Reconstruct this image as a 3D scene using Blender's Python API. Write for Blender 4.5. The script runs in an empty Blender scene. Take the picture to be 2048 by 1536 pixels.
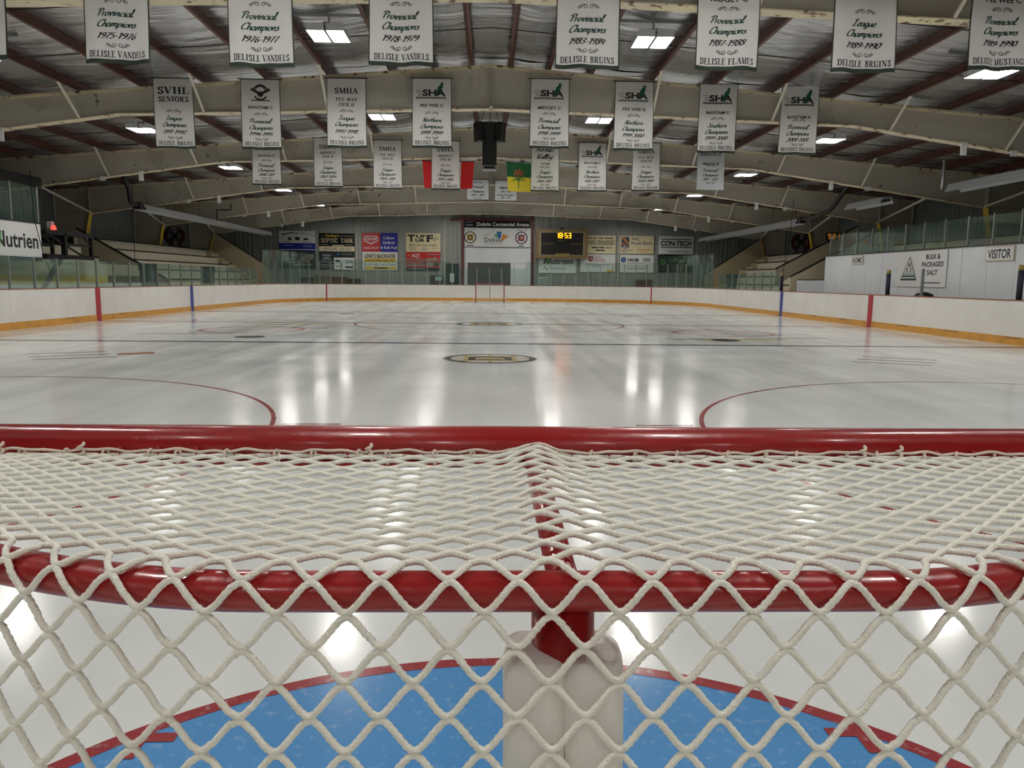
import bpy, math, random
from mathutils import Vector, Matrix
# ---------------------------------------------------------------- camera, world, exposure
scene = bpy.context.scene
COL = scene.collection
F_PX, CAM_H, PITCH, ROLL, YAW = 1538.0, 1.50, 0.1344, -0.0098, 0.0296
fw = Vector((math.sin(YAW), math.cos(YAW), 0)); rt = Vector((math.cos(YAW), -math.sin(YAW), 0)); upv = Vector((0, 0, 1))
f2 = fw * math.cos(PITCH) - upv * math.sin(PITCH); u2 = fw * math.sin(PITCH) + upv * math.cos(PITCH)
cr = rt * math.cos(ROLL) - u2 * math.sin(ROLL); cu = rt * math.sin(ROLL) + u2 * math.cos(ROLL)
cam_d = bpy.data.cameras.new('camera'); cam = bpy.data.objects.new('camera', cam_d); COL.objects.link(cam)
cam.matrix_world = Matrix(((cr.x, cu.x, -f2.x, 0), (cr.y, cu.y, -f2.y, 0), (cr.z, cu.z, -f2.z, CAM_H), (0, 0, 0, 1)))
cam_d.sensor_fit = 'HORIZONTAL'; cam_d.sensor_width = 36.0; cam_d.lens = F_PX / 2048 * 36.0
cam_d.clip_start = 0.05; cam_d.clip_end = 200
scene.camera = cam
world = bpy.data.worlds.new('world'); scene.world = world; world.use_nodes = True
world.node_tree.nodes['Background'].inputs[0].default_value = (0.8, 0.85, 0.9, 1)
world.node_tree.nodes['Background'].inputs[1].default_value = 0.02
scene.view_settings.view_transform = 'Standard'; scene.view_settings.look = 'None'
scene.view_settings.gamma = 1.0; scene.view_settings.use_curve_mapping = False
scene.view_settings.exposure = 0.0
LAMP_STRENGTH = 86.0
scene.cycles.max_bounces = 7; scene.cycles.diffuse_bounces = 4; scene.cycles.glossy_bounces = 3; scene.cycles.transparent_max_bounces = 16
scene.cycles.caustics_reflective = False; scene.cycles.caustics_refractive = False
RND = random.Random(7)
PI = math.pi

# ---------------------------------------------------------------- materials
def lin(c):
    return tuple(((v / 255) / 12.92 if v / 255 <= 0.04045 else ((v / 255 + 0.055) / 1.055) ** 2.4) for v in c)
MATS = {}
def mat(name, rgb, rough=0.5, metal=0.0, spec=0.5, var=0.0, scale=4.0, bump=0.0, bscale=40.0, stretch=(1, 1, 1), emit=0.0, coat=0.0):
    if name in MATS: return MATS[name]
    m = bpy.data.materials.new(name); m.use_nodes = True; MATS[name] = m
    nt = m.node_tree; b = nt.nodes['Principled BSDF']; c = lin(rgb) + (1,)
    b.inputs['Base Color'].default_value = c; b.inputs['Roughness'].default_value = rough
    b.inputs['Metallic'].default_value = metal; b.inputs['Specular IOR Level'].default_value = spec
    if coat: b.inputs['Coat Weight'].default_value = coat; b.inputs['Coat Roughness'].default_value = 0.1
    if emit:
        b.inputs['Emission Color'].default_value = c; b.inputs['Emission Strength'].default_value = emit
    if var or bump:
        tc = nt.nodes.new('ShaderNodeTexCoord'); mp = nt.nodes.new('ShaderNodeMapping')
        mp.inputs['Scale'].default_value = stretch; nt.links.new(tc.outputs['Object'], mp.inputs[0])
    if var:
        n = nt.nodes.new('ShaderNodeTexNoise'); n.inputs['Scale'].default_value = scale; n.inputs['Detail'].default_value = 5
        nt.links.new(mp.outputs[0], n.inputs['Vector'])
        r = nt.nodes.new('ShaderNodeMapRange'); r.inputs[1].default_value = 0.3; r.inputs[2].default_value = 0.7
        r.inputs[3].default_value = 1 - var; r.inputs[4].default_value = 1 + var
        nt.links.new(n.outputs[0], r.inputs[0])
        x = nt.nodes.new('ShaderNodeMix'); x.data_type = 'RGBA'; x.blend_type = 'MULTIPLY'; x.inputs[0].default_value = 1
        x.inputs[6].default_value = c; nt.links.new(r.outputs[0], x.inputs[7]); nt.links.new(x.outputs[2], b.inputs['Base Color'])
    if bump:
        n2 = nt.nodes.new('ShaderNodeTexNoise'); n2.inputs['Scale'].default_value = bscale; n2.inputs['Detail'].default_value = 4
        nt.links.new(mp.outputs[0], n2.inputs['Vector'])
        bp = nt.nodes.new('ShaderNodeBump'); bp.inputs['Strength'].default_value = bump; bp.inputs['Distance'].default_value = 0.02
        nt.links.new(n2.outputs[0], bp.inputs['Height']); nt.links.new(bp.outputs[0], b.inputs['Normal'])
    return m

def ice_mat(name, rgb, scuff=0.0):
    """white-painted or colour-painted concrete under flooded ice: diffuse body, smooth ice surface with long flooding streaks"""
    m = mat(name, rgb, 0.1, spec=0.5)
    nt = m.node_tree; b = nt.nodes['Principled BSDF']; b.inputs['IOR'].default_value = 1.31
    tc = nt.nodes.new('ShaderNodeTexCoord')
    def noise(sc, scale, det=4):
        mp = nt.nodes.new('ShaderNodeMapping'); mp.inputs['Scale'].default_value = sc
        nt.links.new(tc.outputs['Object'], mp.inputs[0])
        n = nt.nodes.new('ShaderNodeTexNoise'); n.inputs['Scale'].default_value = scale; n.inputs['Detail'].default_value = det
        nt.links.new(mp.outputs[0], n.inputs['Vector']); return n
    s1 = noise((1, 0.05, 1), 2.2, 6); s2 = noise((1, 1, 1), 0.6, 5); s3 = noise((1, 0.35, 1), 9, 5)
    ad = nt.nodes.new('ShaderNodeMath'); ad.operation = 'ADD'; nt.links.new(s1.outputs[0], ad.inputs[0]); nt.links.new(s2.outputs[0], ad.inputs[1])
    r = nt.nodes.new('ShaderNodeMapRange'); r.inputs[1].default_value = 0.7; r.inputs[2].default_value = 1.3
    r.inputs[3].default_value = 0.10; r.inputs[4].default_value = 0.22
    nt.links.new(ad.outputs[0], r.inputs[0]); nt.links.new(r.outputs[0], b.inputs['Roughness'])
    r2 = nt.nodes.new('ShaderNodeMapRange'); r2.inputs[1].default_value = 0.7; r2.inputs[2].default_value = 1.3
    r2.inputs[3].default_value = 0.93; r2.inputs[4].default_value = 1.05
    nt.links.new(ad.outputs[0], r2.inputs[0])
    x = nt.nodes.new('ShaderNodeMix'); x.data_type = 'RGBA'; x.blend_type = 'MULTIPLY'; x.inputs[0].default_value = 1
    x.inputs[6].default_value = lin(rgb) + (1,); nt.links.new(r2.outputs[0], x.inputs[7]); nt.links.new(x.outputs[2], b.inputs['Base Color'])
    if scuff:
        s4 = noise((1, 1, 1), 26, 8); r4 = nt.nodes.new('ShaderNodeMapRange'); r4.inputs[1].default_value = 0.58; r4.inputs[2].default_value = 0.72; r4.inputs[4].default_value = scuff
        nt.links.new(s4.outputs[0], r4.inputs[0]); x4 = nt.nodes.new('ShaderNodeMix'); x4.data_type = 'RGBA'; x4.inputs[7].default_value = (0.75, 0.8, 0.84, 1)
        nt.links.new(r4.outputs[0], x4.inputs[0]); nt.links.new(x.outputs[2], x4.inputs[6]); nt.links.new(x4.outputs[2], b.inputs['Base Color'])
    bp = nt.nodes.new('ShaderNodeBump'); bp.inputs['Strength'].default_value = 0.012; bp.inputs['Distance'].default_value = 0.01
    nt.links.new(s3.outputs[0], bp.inputs['Height']); nt.links.new(bp.outputs[0], b.inputs['Normal'])
    return m

def spotted_mat(name, rgb, rust, lo=0.66, hi=0.72, scale=3.0, patch=(150, 140, 118), rough=0.5):
    """old paint: peeled patches and rust specks"""
    m = mat(name, rgb, rough); nt = m.node_tree; b = nt.nodes['Principled BSDF']
    tc = nt.nodes.new('ShaderNodeTexCoord')
    def ramp(scale, a, z, det=6, off=0):
        mp = nt.nodes.new('ShaderNodeMapping'); mp.inputs['Location'].default_value = (off, off * 2, off); nt.links.new(tc.outputs['Object'], mp.inputs[0])
        n = nt.nodes.new('ShaderNodeTexNoise'); n.inputs['Scale'].default_value = scale; n.inputs['Detail'].default_value = det
        nt.links.new(mp.outputs[0], n.inputs['Vector'])
        r = nt.nodes.new('ShaderNodeMapRange'); r.inputs[1].default_value = a; r.inputs[2].default_value = z; nt.links.new(n.outputs[0], r.inputs[0]); return r
    p = ramp(0.55, 0.59, 0.60, 4); q = ramp(scale, lo, hi, 8, 3)
    x1 = nt.nodes.new('ShaderNodeMix'); x1.data_type = 'RGBA'; x1.inputs[6].default_value = lin(rgb) + (1,); x1.inputs[7].default_value = lin(patch) + (1,)
    nt.links.new(p.outputs[0], x1.inputs[0])
    x2 = nt.nodes.new('ShaderNodeMix'); x2.data_type = 'RGBA'; x2.inputs[7].default_value = lin(rust) + (1,)
    nt.links.new(x1.outputs[2], x2.inputs[6]); nt.links.new(q.outputs[0], x2.inputs[0]); nt.links.new(x2.outputs[2], b.inputs['Base Color'])
    return m

def glass_mat(name, tint=(241, 249, 246), refl=0.35):
    m = bpy.data.materials.new(name); m.use_nodes = True; MATS[name] = m; nt = m.node_tree
    nt.nodes.remove(nt.nodes['Principled BSDF']); out = nt.nodes['Material Output']
    t = nt.nodes.new('ShaderNodeBsdfTransparent'); t.inputs[0].default_value = lin(tint) + (1,)
    g = nt.nodes.new('ShaderNodeBsdfGlossy'); g.inputs['Roughness'].default_value = 0.03; g.inputs[0].default_value = (0.85, 0.95, 0.92, 1)
    fr = nt.nodes.new('ShaderNodeFresnel'); fr.inputs[0].default_value = 1.45
    ml = nt.nodes.new('ShaderNodeMath'); ml.operation = 'MULTIPLY'; ml.inputs[1].default_value = refl; nt.links.new(fr.outputs[0], ml.inputs[0])
    mx = nt.nodes.new('ShaderNodeMixShader'); nt.links.new(ml.outputs[0], mx.inputs[0]); nt.links.new(t.outputs[0], mx.inputs[1]); nt.links.new(g.outputs[0], mx.inputs[2])
    # a little even, pale teal haze over the whole pane
    d = nt.nodes.new('ShaderNodeBsdfDiffuse'); d.inputs[0].default_value = lin((178, 200, 194)) + (1,)
    mx2 = nt.nodes.new('ShaderNodeMixShader'); mx2.inputs[0].default_value = 0.03
    nt.links.new(mx.outputs[0], mx2.inputs[1]); nt.links.new(d.outputs[0], mx2.inputs[2]); nt.links.new(mx2.outputs[0], out.inputs[0])
    return m

def cloth_mat(name, rgb):
    m = mat(name, rgb, 0.75, spec=0.2, var=0.03, scale=2.5); nt = m.node_tree; b = nt.nodes['Principled BSDF']; out = nt.nodes['Material Output']
    t = nt.nodes.new('ShaderNodeBsdfTranslucent'); t.inputs[0].default_value = lin(rgb) + (1,)
    mx = nt.nodes.new('ShaderNodeMixShader'); mx.inputs[0].default_value = 0.42
    nt.links.new(b.outputs[0], mx.inputs[1]); nt.links.new(t.outputs[0], mx.inputs[2]); nt.links.new(mx.outputs[0], out.inputs[0]); return m
# ---------------------------------------------------------------- mesh helpers
class MB:
    def __init__(s): s.v = []; s.f = []
    def add(s, vs, fs):
        o = len(s.v); s.v += [tuple(p) for p in vs]; s.f += [tuple(i + o for i in f) for f in fs]; return s
    def box(s, x0, x1, y0, y1, z0, z1):
        return s.add([(x0, y0, z0), (x1, y0, z0), (x1, y1, z0), (x0, y1, z0), (x0, y0, z1), (x1, y0, z1), (x1, y1, z1), (x0, y1, z1)],
                     [(0, 3, 2, 1), (4, 5, 6, 7), (0, 1, 5, 4), (1, 2, 6, 5), (2, 3, 7, 6), (3, 0, 4, 7)])
    def hexa(s, a, b):  # two matching quads a (bottom) and b (top)
        return s.add(list(a) + list(b), [(0, 3, 2, 1), (4, 5, 6, 7), (0, 1, 5, 4), (1, 2, 6, 5), (2, 3, 7, 6), (3, 0, 4, 7)])
    def extrude(s, prof, axis, a, b):
        """closed 2-D profile extruded along axis x|y|z from a to b; profile holds the other two coordinates in order"""
        def P(p, t): return (t, p[0], p[1]) if axis == 'x' else ((p[0], t, p[1]) if axis == 'y' else (p[0], p[1], t))
        n = len(prof)
        return s.add([P(p, a) for p in prof] + [P(p, b) for p in prof],
                     [tuple(range(n)), tuple(range(2 * n - 1, n - 1, -1))] + [(i, i + n, (i + 1) % n + n, (i + 1) % n) for i in range(n)])
    def bar(s, p, q, w, h=None, up=(0, 0, 1)):
        p = Vector(p); q = Vector(q); d = (q - p).normalized(); h = h or w; U = Vector(up)
        if abs(d.dot(U)) > 0.98: U = Vector((0, 1, 0))
        a = d.cross(U).normalized() * (w / 2); b = a.cross(d).normalized() * (h / 2)
        return s.hexa([p - a - b, p + a - b, p + a + b, p - a + b], [q - a - b, q + a - b, q + a + b, q - a + b])
    def tube(s, path, r, n=12, cap=True, closed=False):
        path = [Vector(p) for p in path]; m = len(path); o = len(s.v); rr = r if isinstance(r, (list, tuple)) else [r] * m
        N = None
        for i, p in enumerate(path):
            if closed: t = (path[(i + 1) % m] - path[i - 1]).normalized()
            else: t = (path[min(i + 1, m - 1)] - path[max(i - 1, 0)]).normalized()
            if N is None:
                N = t.cross(Vector((0, 0, 1)) if abs(t.z) < 0.9 else Vector((0, 1, 0))).normalized()
            N = (N - t * N.dot(t)).normalized(); B = t.cross(N)
            for k in range(n):
                a = 2 * PI * k / n; s.v.append(tuple(p + (N * math.cos(a) + B * math.sin(a)) * rr[i]))
        for i in range(m if closed else m - 1):
            j = (i + 1) % m
            for k in range(n): s.f.append((o + i * n + k, o + i * n + (k + 1) % n, o + j * n + (k + 1) % n, o + j * n + k))
        if cap and not closed:
            s.f.append(tuple(o + k for k in range(n - 1, -1, -1))); s.f.append(tuple(o + (m - 1) * n + k for k in range(n)))
        return s
    def disc_cyl(s, c, axis, r0, r1, length, n=24):
        c = Vector(c); a = Vector(axis).normalized()
        return s.tube([c, c + a * length], [r0, r1], n)
    def grid(s, fn, nu, nv):
        o = len(s.v)
        for j in range(nv + 1):
            for i in range(nu + 1): s.v.append(tuple(fn(i / nu, j / nv)))
        for j in range(nv):
            for i in range(nu): s.f.append((o + j * (nu + 1) + i, o + j * (nu + 1) + i + 1, o + (j + 1) * (nu + 1) + i + 1, o + (j + 1) * (nu + 1) + i))
        return s
    def mesh(s, name, material, smooth=False):
        me = bpy.data.meshes.new(name); me.from_pydata(s.v, [], s.f); me.materials.append(material)
        if smooth: me.polygons.foreach_set('use_smooth', [True] * len(me.polygons))
        me.update(); return me
WL = {}
def link(name, data, parent=None, local=False):
    o = bpy.data.objects.new(name, data); COL.objects.link(o); WL[o.name] = Vector((0, 0, 0))
    if parent is not None:
        o.parent = parent
        if local: WL[o.name] = WL[parent.name]
        else: o.matrix_parent_inverse = Matrix.Translation(-WL[parent.name])
    return o
def obj(name, mb, material, parent=None, smooth=False, local=False):
    return link(name, mb.mesh(name, material, smooth), parent, local)
def tag(o, label=None, cat=None, group=None, kind=None):
    if label: o['label'] = label
    if cat: o['category'] = cat
    if group: o['group'] = group
    if kind: o['kind'] = kind
    return o
def thing(name, label, cat, loc=(0, 0, 0), group=None, kind=None):
    o = bpy.data.objects.new(name, None); COL.objects.link(o); o.location = loc; WL[o.name] = Vector(loc); o.empty_display_size = 0.1
    return tag(o, label, cat, group, kind)
def struct(name, label, loc=(0, 0, 0)):
    return thing(name, label, None, loc, None, 'structure')

# ---------------------------------------------------------------- lettering: outlines are drawn here, stroke by stroke
def catmull(pts, k=6):
    if len(pts) < 3: return pts
    out = []; P = [pts[0]] + list(pts) + [pts[-1]]
    for i in range(1, len(P) - 2):
        for j in range(k):
            t = j / k; a, b, c, d = P[i - 1], P[i], P[i + 1], P[i + 2]
            out.append(tuple(0.5 * (2 * b[m] + (c[m] - a[m]) * t + (2 * a[m] - 5 * b[m] + 4 * c[m] - d[m]) * t * t + (3 * b[m] - a[m] - 3 * c[m] + d[m]) * t ** 3) for m in (0, 1)))
    out.append(tuple(pts[-1])); return out
def stroke(sh, pts, wfun):
    """quad strip along pts; wfun(dx, dy) gives the half width for a unit direction"""
    n = len(pts); vs = []
    for i in range(n):
        a = pts[max(i - 1, 0)]; b = pts[min(i + 1, n - 1)]; dx, dy = b[0] - a[0], b[1] - a[1]; L = math.hypot(dx, dy) or 1; dx /= L; dy /= L
        w = wfun(dx, dy); vs += [(pts[i][0] - dy * w, pts[i][1] + dx * w), (pts[i][0] + dy * w, pts[i][1] - dx * w)]
    o = len(sh[0]); sh[0].extend(vs); sh[1].extend([(o + 2 * i + 1, o + 2 * i + 3, o + 2 * i + 2, o + 2 * i) for i in range(n - 1)])
SCRIPT = {
 'a': (.5, [[(.38,.42),(.22,.5),(.05,.3),(.05,.08),(.18,0),(.33,.15),(.38,.42),(.38,.12),(.46,0),(.58,.12)]]),
 'c': (.38, [[(.36,.4),(.25,.5),(.07,.35),(.05,.1),(.2,0),(.42,.14)]]),
 'e': (.38, [[(.03,.18),(.25,.28),(.34,.42),(.22,.5),(.06,.32),(.07,.08),(.22,0),(.42,.14)]]),
 'g': (.46, [[(.38,.42),(.22,.5),(.05,.3),(.06,.08),(.2,0),(.34,.15),(.38,.45),(.34,-.2),(.2,-.36),(.05,-.25),(.25,-.02),(.52,.14)]]),
 'h': (.48, [[(.05,0),(.1,.5),(.16,1.0)],[(.06,.1),(.2,.42),(.32,.5),(.38,.38),(.35,.1),(.44,0),(.54,.1)]]),
 'i': (.25, [[(.03,.3),(.12,.5),(.1,.1),(.18,0),(.29,.12)],[(.15,.68),(.18,.74)]]),
 'l': (.25, [[(.03,.2),(.2,.7),(.22,1.0),(.12,.95),(.06,.3),(.1,.04),(.2,0),(.29,.12)]]),
 'm': (.66, [[(.04,0),(.08,.5)],[(.06,.15),(.18,.42),(.27,.5),(.31,.38),(.28,0)],[(.29,.15),(.41,.42),(.51,.5),(.56,.38),(.53,.08),(.61,0),(.7,.1)]]),
 'n': (.48, [[(.04,0),(.08,.5)],[(.06,.15),(.2,.44),(.3,.5),(.36,.38),(.33,.08),(.42,0),(.52,.1)]]),
 'o': (.46, [[(.22,.5),(.06,.35),(.05,.1),(.2,0),(.36,.14),(.37,.38),(.22,.5)],[(.34,.44),(.5,.46)]]),
 'p': (.46, [[(.1,.5),(.05,-.36)],[(.08,.2),(.2,.44),(.32,.5),(.4,.35),(.34,.08),(.2,0),(.08,.1)]]),
 'r': (.34, [[(.04,0),(.1,.5)],[(.08,.25),(.2,.45),(.34,.46)]]),
 's': (.36, [[(.32,.42),(.2,.5),(.1,.4),(.3,.18),(.22,0),(.04,.06)]]),
 't': (.3, [[(.16,.85),(.1,.2),(.16,.02),(.32,.12)],[(0,.52),(.3,.54)]]),
 'u': (.5, [[(.05,.5),(.05,.12),(.16,0),(.3,.12),(.38,.5),(.38,.1),(.46,0),(.56,.12)]]),
 'v': (.44, [[(.03,.44),(.12,.46),(.16,0),(.34,.3),(.38,.5),(.5,.45)]]),
 'y': (.46, [[(.05,.5),(.06,.12),(.18,.02),(.32,.15),(.38,.5),(.34,-.2),(.2,-.36),(.06,-.24)]]),
 'P': (.6, [[(.2,0),(.26,.6),(.3,.95)],[(.02,.75),(.12,.95),(.4,1.02),(.62,.88),(.55,.6),(.28,.48)]]),
 'C': (.6, [[(.58,.8),(.52,.98),(.3,.9),(.08,.5),(.1,.12),(.32,0),(.6,.18)]]),
 'L': (.56, [[(.1,.75),(.2,.95),(.36,1.0),(.32,.85),(.18,.3),(.05,.04),(.25,.06),(.6,.1)]]),
 'N': (.64, [[(.05,0),(.14,.5),(.2,1.0)],[(.2,1.0),(.32,.5),(.45,0)],[(.45,0),(.54,.5),(.64,1.02)]]),
 'S': (.54, [[(.55,.85),(.42,1),(.22,.9),(.24,.65),(.45,.4),(.36,.08),(.15,0),(.02,.15)]]),
 'F': (.5, [[(.2,0),(.26,.5),(.3,.95)],[(.02,.82),(.3,1.0),(.65,.98)],[(.1,.5),(.5,.52)]]),
 'V': (.5, [[(.02,.88),(.14,1.0),(.2,.0),(.42,.6),(.6,1.0)]]),
 ' ': (.3, []), '-': (.36, [[(.04,.4),(.3,.42)]]),
 '0': (.5, [[(.24,1),(.06,.7),(.06,.2),(.22,0),(.4,.25),(.42,.75),(.24,1)]]), '1': (.34, [[(.06,.8),(.22,1),(.18,0)]]),
 '2': (.5, [[(.06,.8),(.2,1),(.4,.86),(.34,.5),(.06,.04),(.46,.04)]]), '3': (.48, [[(.08,.9),(.28,1),(.4,.8),(.2,.55),(.4,.3),(.22,0),(.04,.12)]]),
 '4': (.5, [[(.16,1),(.06,.4),(.44,.42)],[(.38,.9),(.32,0)]]), '5': (.48, [[(.44,1),(.16,.97)],[(.16,.97),(.12,.58),(.34,.58),(.42,.28),(.22,0),(.04,.1)]]),
 '6': (.48, [[(.4,.98),(.16,.66),(.06,.25),(.2,0),(.4,.2),(.32,.48),(.1,.35)]]), '7': (.46, [[(.06,.96),(.44,.98)],[(.44,.98),(.26,.5),(.16,0)]]),
 '8': (.48, [[(.36,.9),(.2,1),(.1,.76),(.36,.4),(.34,.08),(.16,0),(.06,.22),(.38,.66),(.38,.88),(.2,1)]]), '9': (.48, [[(.4,.7),(.26,.5),(.08,.66),(.2,.98),(.4,.84),(.36,.3),(.14,0)]]),
}
TT, HH = .095, .035      # serif face: thick and thin half widths
def _w(dx, dy): return HH + (TT - HH) * abs(dy)
SERIF = {  # advance, straight strokes (pts, 'T'|'H'), pen curves, serif feet (x, y, left, right)
 'A': (.74, [([(.06,0),(.37,1)],'H'),([(.37,1),(.66,0)],'T'),([(.17,.33),(.55,.33)],'H')], [], [(.06,0),(.66,0)]),
 'B': (.72, [([(.17,0),(.17,1)],'T')], [[(.17,.97),(.4,.97),(.52,.76),(.4,.54),(.17,.53)],[(.17,.53),(.44,.53),(.58,.27),(.44,.03),(.17,.03)]], [(.1,0),(.1,1)]),
 'C': (.72, [([(.62,.95),(.62,.72)],'H')], [[(.62,.72),(.4,.98),(.14,.72),(.14,.28),(.4,.02),(.64,.24)]], []),
 'D': (.76, [([(.17,0),(.17,1)],'T')], [[(.17,.97),(.42,.97),(.63,.72),(.63,.28),(.42,.03),(.17,.03)]], [(.1,0),(.1,1)]),
 'E': (.68, [([(.17,0),(.17,1)],'T'),([(.17,.97),(.56,.97)],'H'),([(.17,.52),(.46,.52)],'H'),([(.17,.03),(.6,.03)],'H'),([(.56,.97),(.56,.78)],'H'),([(.6,.03),(.6,.24)],'H'),([(.46,.62),(.46,.42)],'H')], [], [(.1,0),(.1,1)]),
 'F': (.64, [([(.17,0),(.17,1)],'T'),([(.17,.97),(.56,.97)],'H'),([(.17,.52),(.46,.52)],'H'),([(.56,.97),(.56,.76)],'H'),([(.46,.62),(.46,.42)],'H')], [], [(.17,0),(.1,1)]),
 'G': (.78, [([(.6,.95),(.6,.74)],'H'),([(.6,.42),(.6,.04)],'T'),([(.46,.42),(.72,.42)],'H')], [[(.6,.74),(.4,.98),(.14,.72),(.14,.28),(.38,.02),(.6,.14)]], []),
 'H': (.82, [([(.17,0),(.17,1)],'T'),([(.63,0),(.63,1)],'T'),([(.17,.5),(.63,.5)],'H')], [], [(.17,0),(.17,1),(.63,0),(.63,1)]),
 'I': (.4, [([(.19,0),(.19,1)],'T')], [], [(.19,0),(.19,1)]),
 'K': (.8, [([(.17,0),(.17,1)],'T'),([(.17,.4),(.6,1)],'H'),([(.32,.58),(.66,0)],'T')], [], [(.17,0),(.17,1),(.6,1),(.66,0)]),
 'L': (.64, [([(.17,0),(.17,1)],'T'),([(.17,.03),(.58,.03)],'H'),([(.58,.03),(.58,.28)],'H')], [], [(.1,0),(.17,1)]),
 'M': (.96, [([(.14,0),(.14,1)],'H'),([(.16,1),(.46,0)],'T'),([(.46,0),(.76,1)],'H'),([(.78,0),(.78,1)],'T')], [], [(.14,0),(.1,1),(.78,0),(.82,1)]),
 'N': (.8, [([(.14,0),(.14,1)],'H'),([(.16,1),(.62,0)],'T'),([(.64,0),(.64,1)],'H')], [], [(.14,0),(.1,1),(.64,1)]),
 'O': (.78, [], [[(.39,.98),(.14,.72),(.14,.28),(.39,.02),(.64,.28),(.64,.72),(.39,.98)]], []),
 'P': (.68, [([(.17,0),(.17,1)],'T')], [[(.17,.97),(.42,.97),(.56,.72),(.42,.47),(.17,.46)]], [(.17,0),(.1,1)]),
 'R': (.76, [([(.17,0),(.17,1)],'T'),([(.36,.48),(.64,0)],'T')], [[(.17,.97),(.42,.97),(.55,.74),(.42,.5),(.17,.49)]], [(.17,0),(.1,1),(.66,0)]),
 'S': (.62, [([(.5,.96),(.5,.74)],'H'),([(.08,.04),(.08,.28)],'H')], [[(.5,.76),(.38,.97),(.14,.88),(.16,.64),(.42,.44),(.5,.2),(.3,.02),(.08,.24)]], []),
 'T': (.72, [([(.35,0),(.35,1)],'T'),([(.05,.97),(.65,.97)],'H'),([(.05,.97),(.05,.74)],'H'),([(.65,.97),(.65,.74)],'H')], [], [(.35,0)]),
 'U': (.8, [([(.17,.3),(.17,1)],'T'),([(.62,.3),(.62,1)],'H')], [[(.17,.3),(.24,.06),(.42,.02),(.58,.08),(.62,.3)]], [(.17,1),(.62,1)]),
 'V': (.76, [([(.1,1),(.38,0)],'T'),([(.38,0),(.66,1)],'H')], [], [(.1,1),(.66,1)]),
 'W': (1.04, [([(.08,1),(.3,0)],'T'),([(.3,0),(.5,1)],'H'),([(.5,1),(.7,0)],'T'),([(.7,0),(.92,1)],'H')], [], [(.08,1),(.92,1)]),
 'Y': (.74, [([(.1,1),(.36,.45)],'T'),([(.36,.45),(.62,1)],'H'),([(.36,0),(.36,.47)],'T')], [], [(.1,1),(.62,1),(.36,0)]), ' ': (.36, [], [], []), '-': (.4, [([(.06,.4),(.34,.4)],'T')], [], []),
}
TXT = {}
def sans(text, bold=0.0):
    key = ('sans', text, bold)
    if key in TXT: return TXT[key]
    cu_ = bpy.data.curves.new('lettering', 'FONT'); cu_.body = text; cu_.size = 1.0; cu_.resolution_u = 3; cu_.offset = bold; cu_.align_x = 'LEFT'
    ob = bpy.data.objects.new('lettering', cu_); COL.objects.link(ob)
    me = bpy.data.meshes.new_from_object(ob.evaluated_get(bpy.context.evaluated_depsgraph_get()))
    vs = [(v.co.x / 0.73, v.co.y / 0.73) for v in me.vertices]; fs = [tuple(p.vertices) for p in me.polygons]
    bpy.data.objects.remove(ob); bpy.data.curves.remove(cu_); bpy.data.meshes.remove(me)
    TXT[key] = (vs, fs); return TXT[key]
def outline(text, style='sans'):
    """2-D shape of a line of writing, cap height 1"""
    key = (style, text)
    if key in TXT: return TXT[key]
    if style in ('sans', 'bold', 'italic', 'black'):
        vs, fs = sans(text, {'sans': 0.005, 'bold': 0.022, 'italic': 0.015, 'black': 0.04}[style])
        if style == 'italic': vs = [(x + 0.22 * y, y) for x, y in vs]
        TXT[key] = (vs, fs); return TXT[key]
    sh = ([], []); x = 0.0; k = 0.0
    for ch in text:
        s2 = ([], [])
        if style == 'script':
            adv, strokes = SCRIPT[ch]
            for st in strokes: stroke(s2, catmull(st, 5), lambda dx, dy: 0.038 + 0.05 * abs(dy * 0.85 - dx * 0.35))
            s2 = ([(px + 0.34 * py, py) for px, py in s2[0]], s2[1])
        else:
            adv, lines, curves, feet = SERIF[ch]
            for pts, w in lines: stroke(s2, pts, (lambda dx, dy, q=(TT if w == 'T' else HH): q))
            for c in curves: stroke(s2, catmull(c, 5), _w)
            for fx, fy in feet:
                y0, y1 = (0, .07) if fy == 0 else (.93, 1)
                o = len(s2[0]); s2[0].extend([(fx - .17, y0), (fx + .17, y0), (fx + .17, y1), (fx - .17, y1)]); s2[1].append((o, o + 1, o + 2, o + 3))
            if style == 'serif_italic': s2 = ([(px + 0.2 * py, py) for px, py in s2[0]], s2[1])
            adv += .06
        o = len(sh[0]); sh[0].extend([(px + x, py) for px, py in s2[0]]); sh[1].extend([tuple(i + o for i in f) for f in s2[1]])
        x += adv
    TXT[key] = sh; return sh
def place(shape, u, v, h, width=None, center=True, squeeze=True):
    """shape scaled to cap height h, centred on u with its baseline at v - h/2; squeezed or stretched to width"""
    vs, fs = shape
    if not vs: return shape
    x0 = min(p[0] for p in vs); x1 = max(p[0] for p in vs); k = h; kx = h
    if width: kx = width / (x1 - x0)
    c = (x0 + x1) / 2 if center else x0
    return [((x - c) * kx + u, y * k + v - h / 2) for x, y in vs], fs
def flourish(u, v, w, flip=False):
    sh = ([], []); g = -1 if flip else 1
    for sx in (-1, 1):
        for pts in ([(.06, .1), (.12, .2), (.2, .16), (.2, .0), (.1, -.05), (.06, .1), (.24, .24), (.5, .02)], [(.16, .24), (.3, .2), (.44, -.06), (.5, .02)], [(.2, .14), (.32, .04), (.42, -.1)]):
            stroke(sh, [(u + sx * a * w, v + g * b * w * .55) for a, b in catmull(pts, 4)], lambda dx, dy: w * .012)
    return sh
def rect(u, v, w, h): return [(u - w / 2, v - h / 2), (u + w / 2, v - h / 2), (u + w / 2, v + h / 2), (u - w / 2, v + h / 2)], [(0, 1, 2, 3)]
def poly(pts): return list(pts), [tuple(range(len(pts)))]
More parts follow.
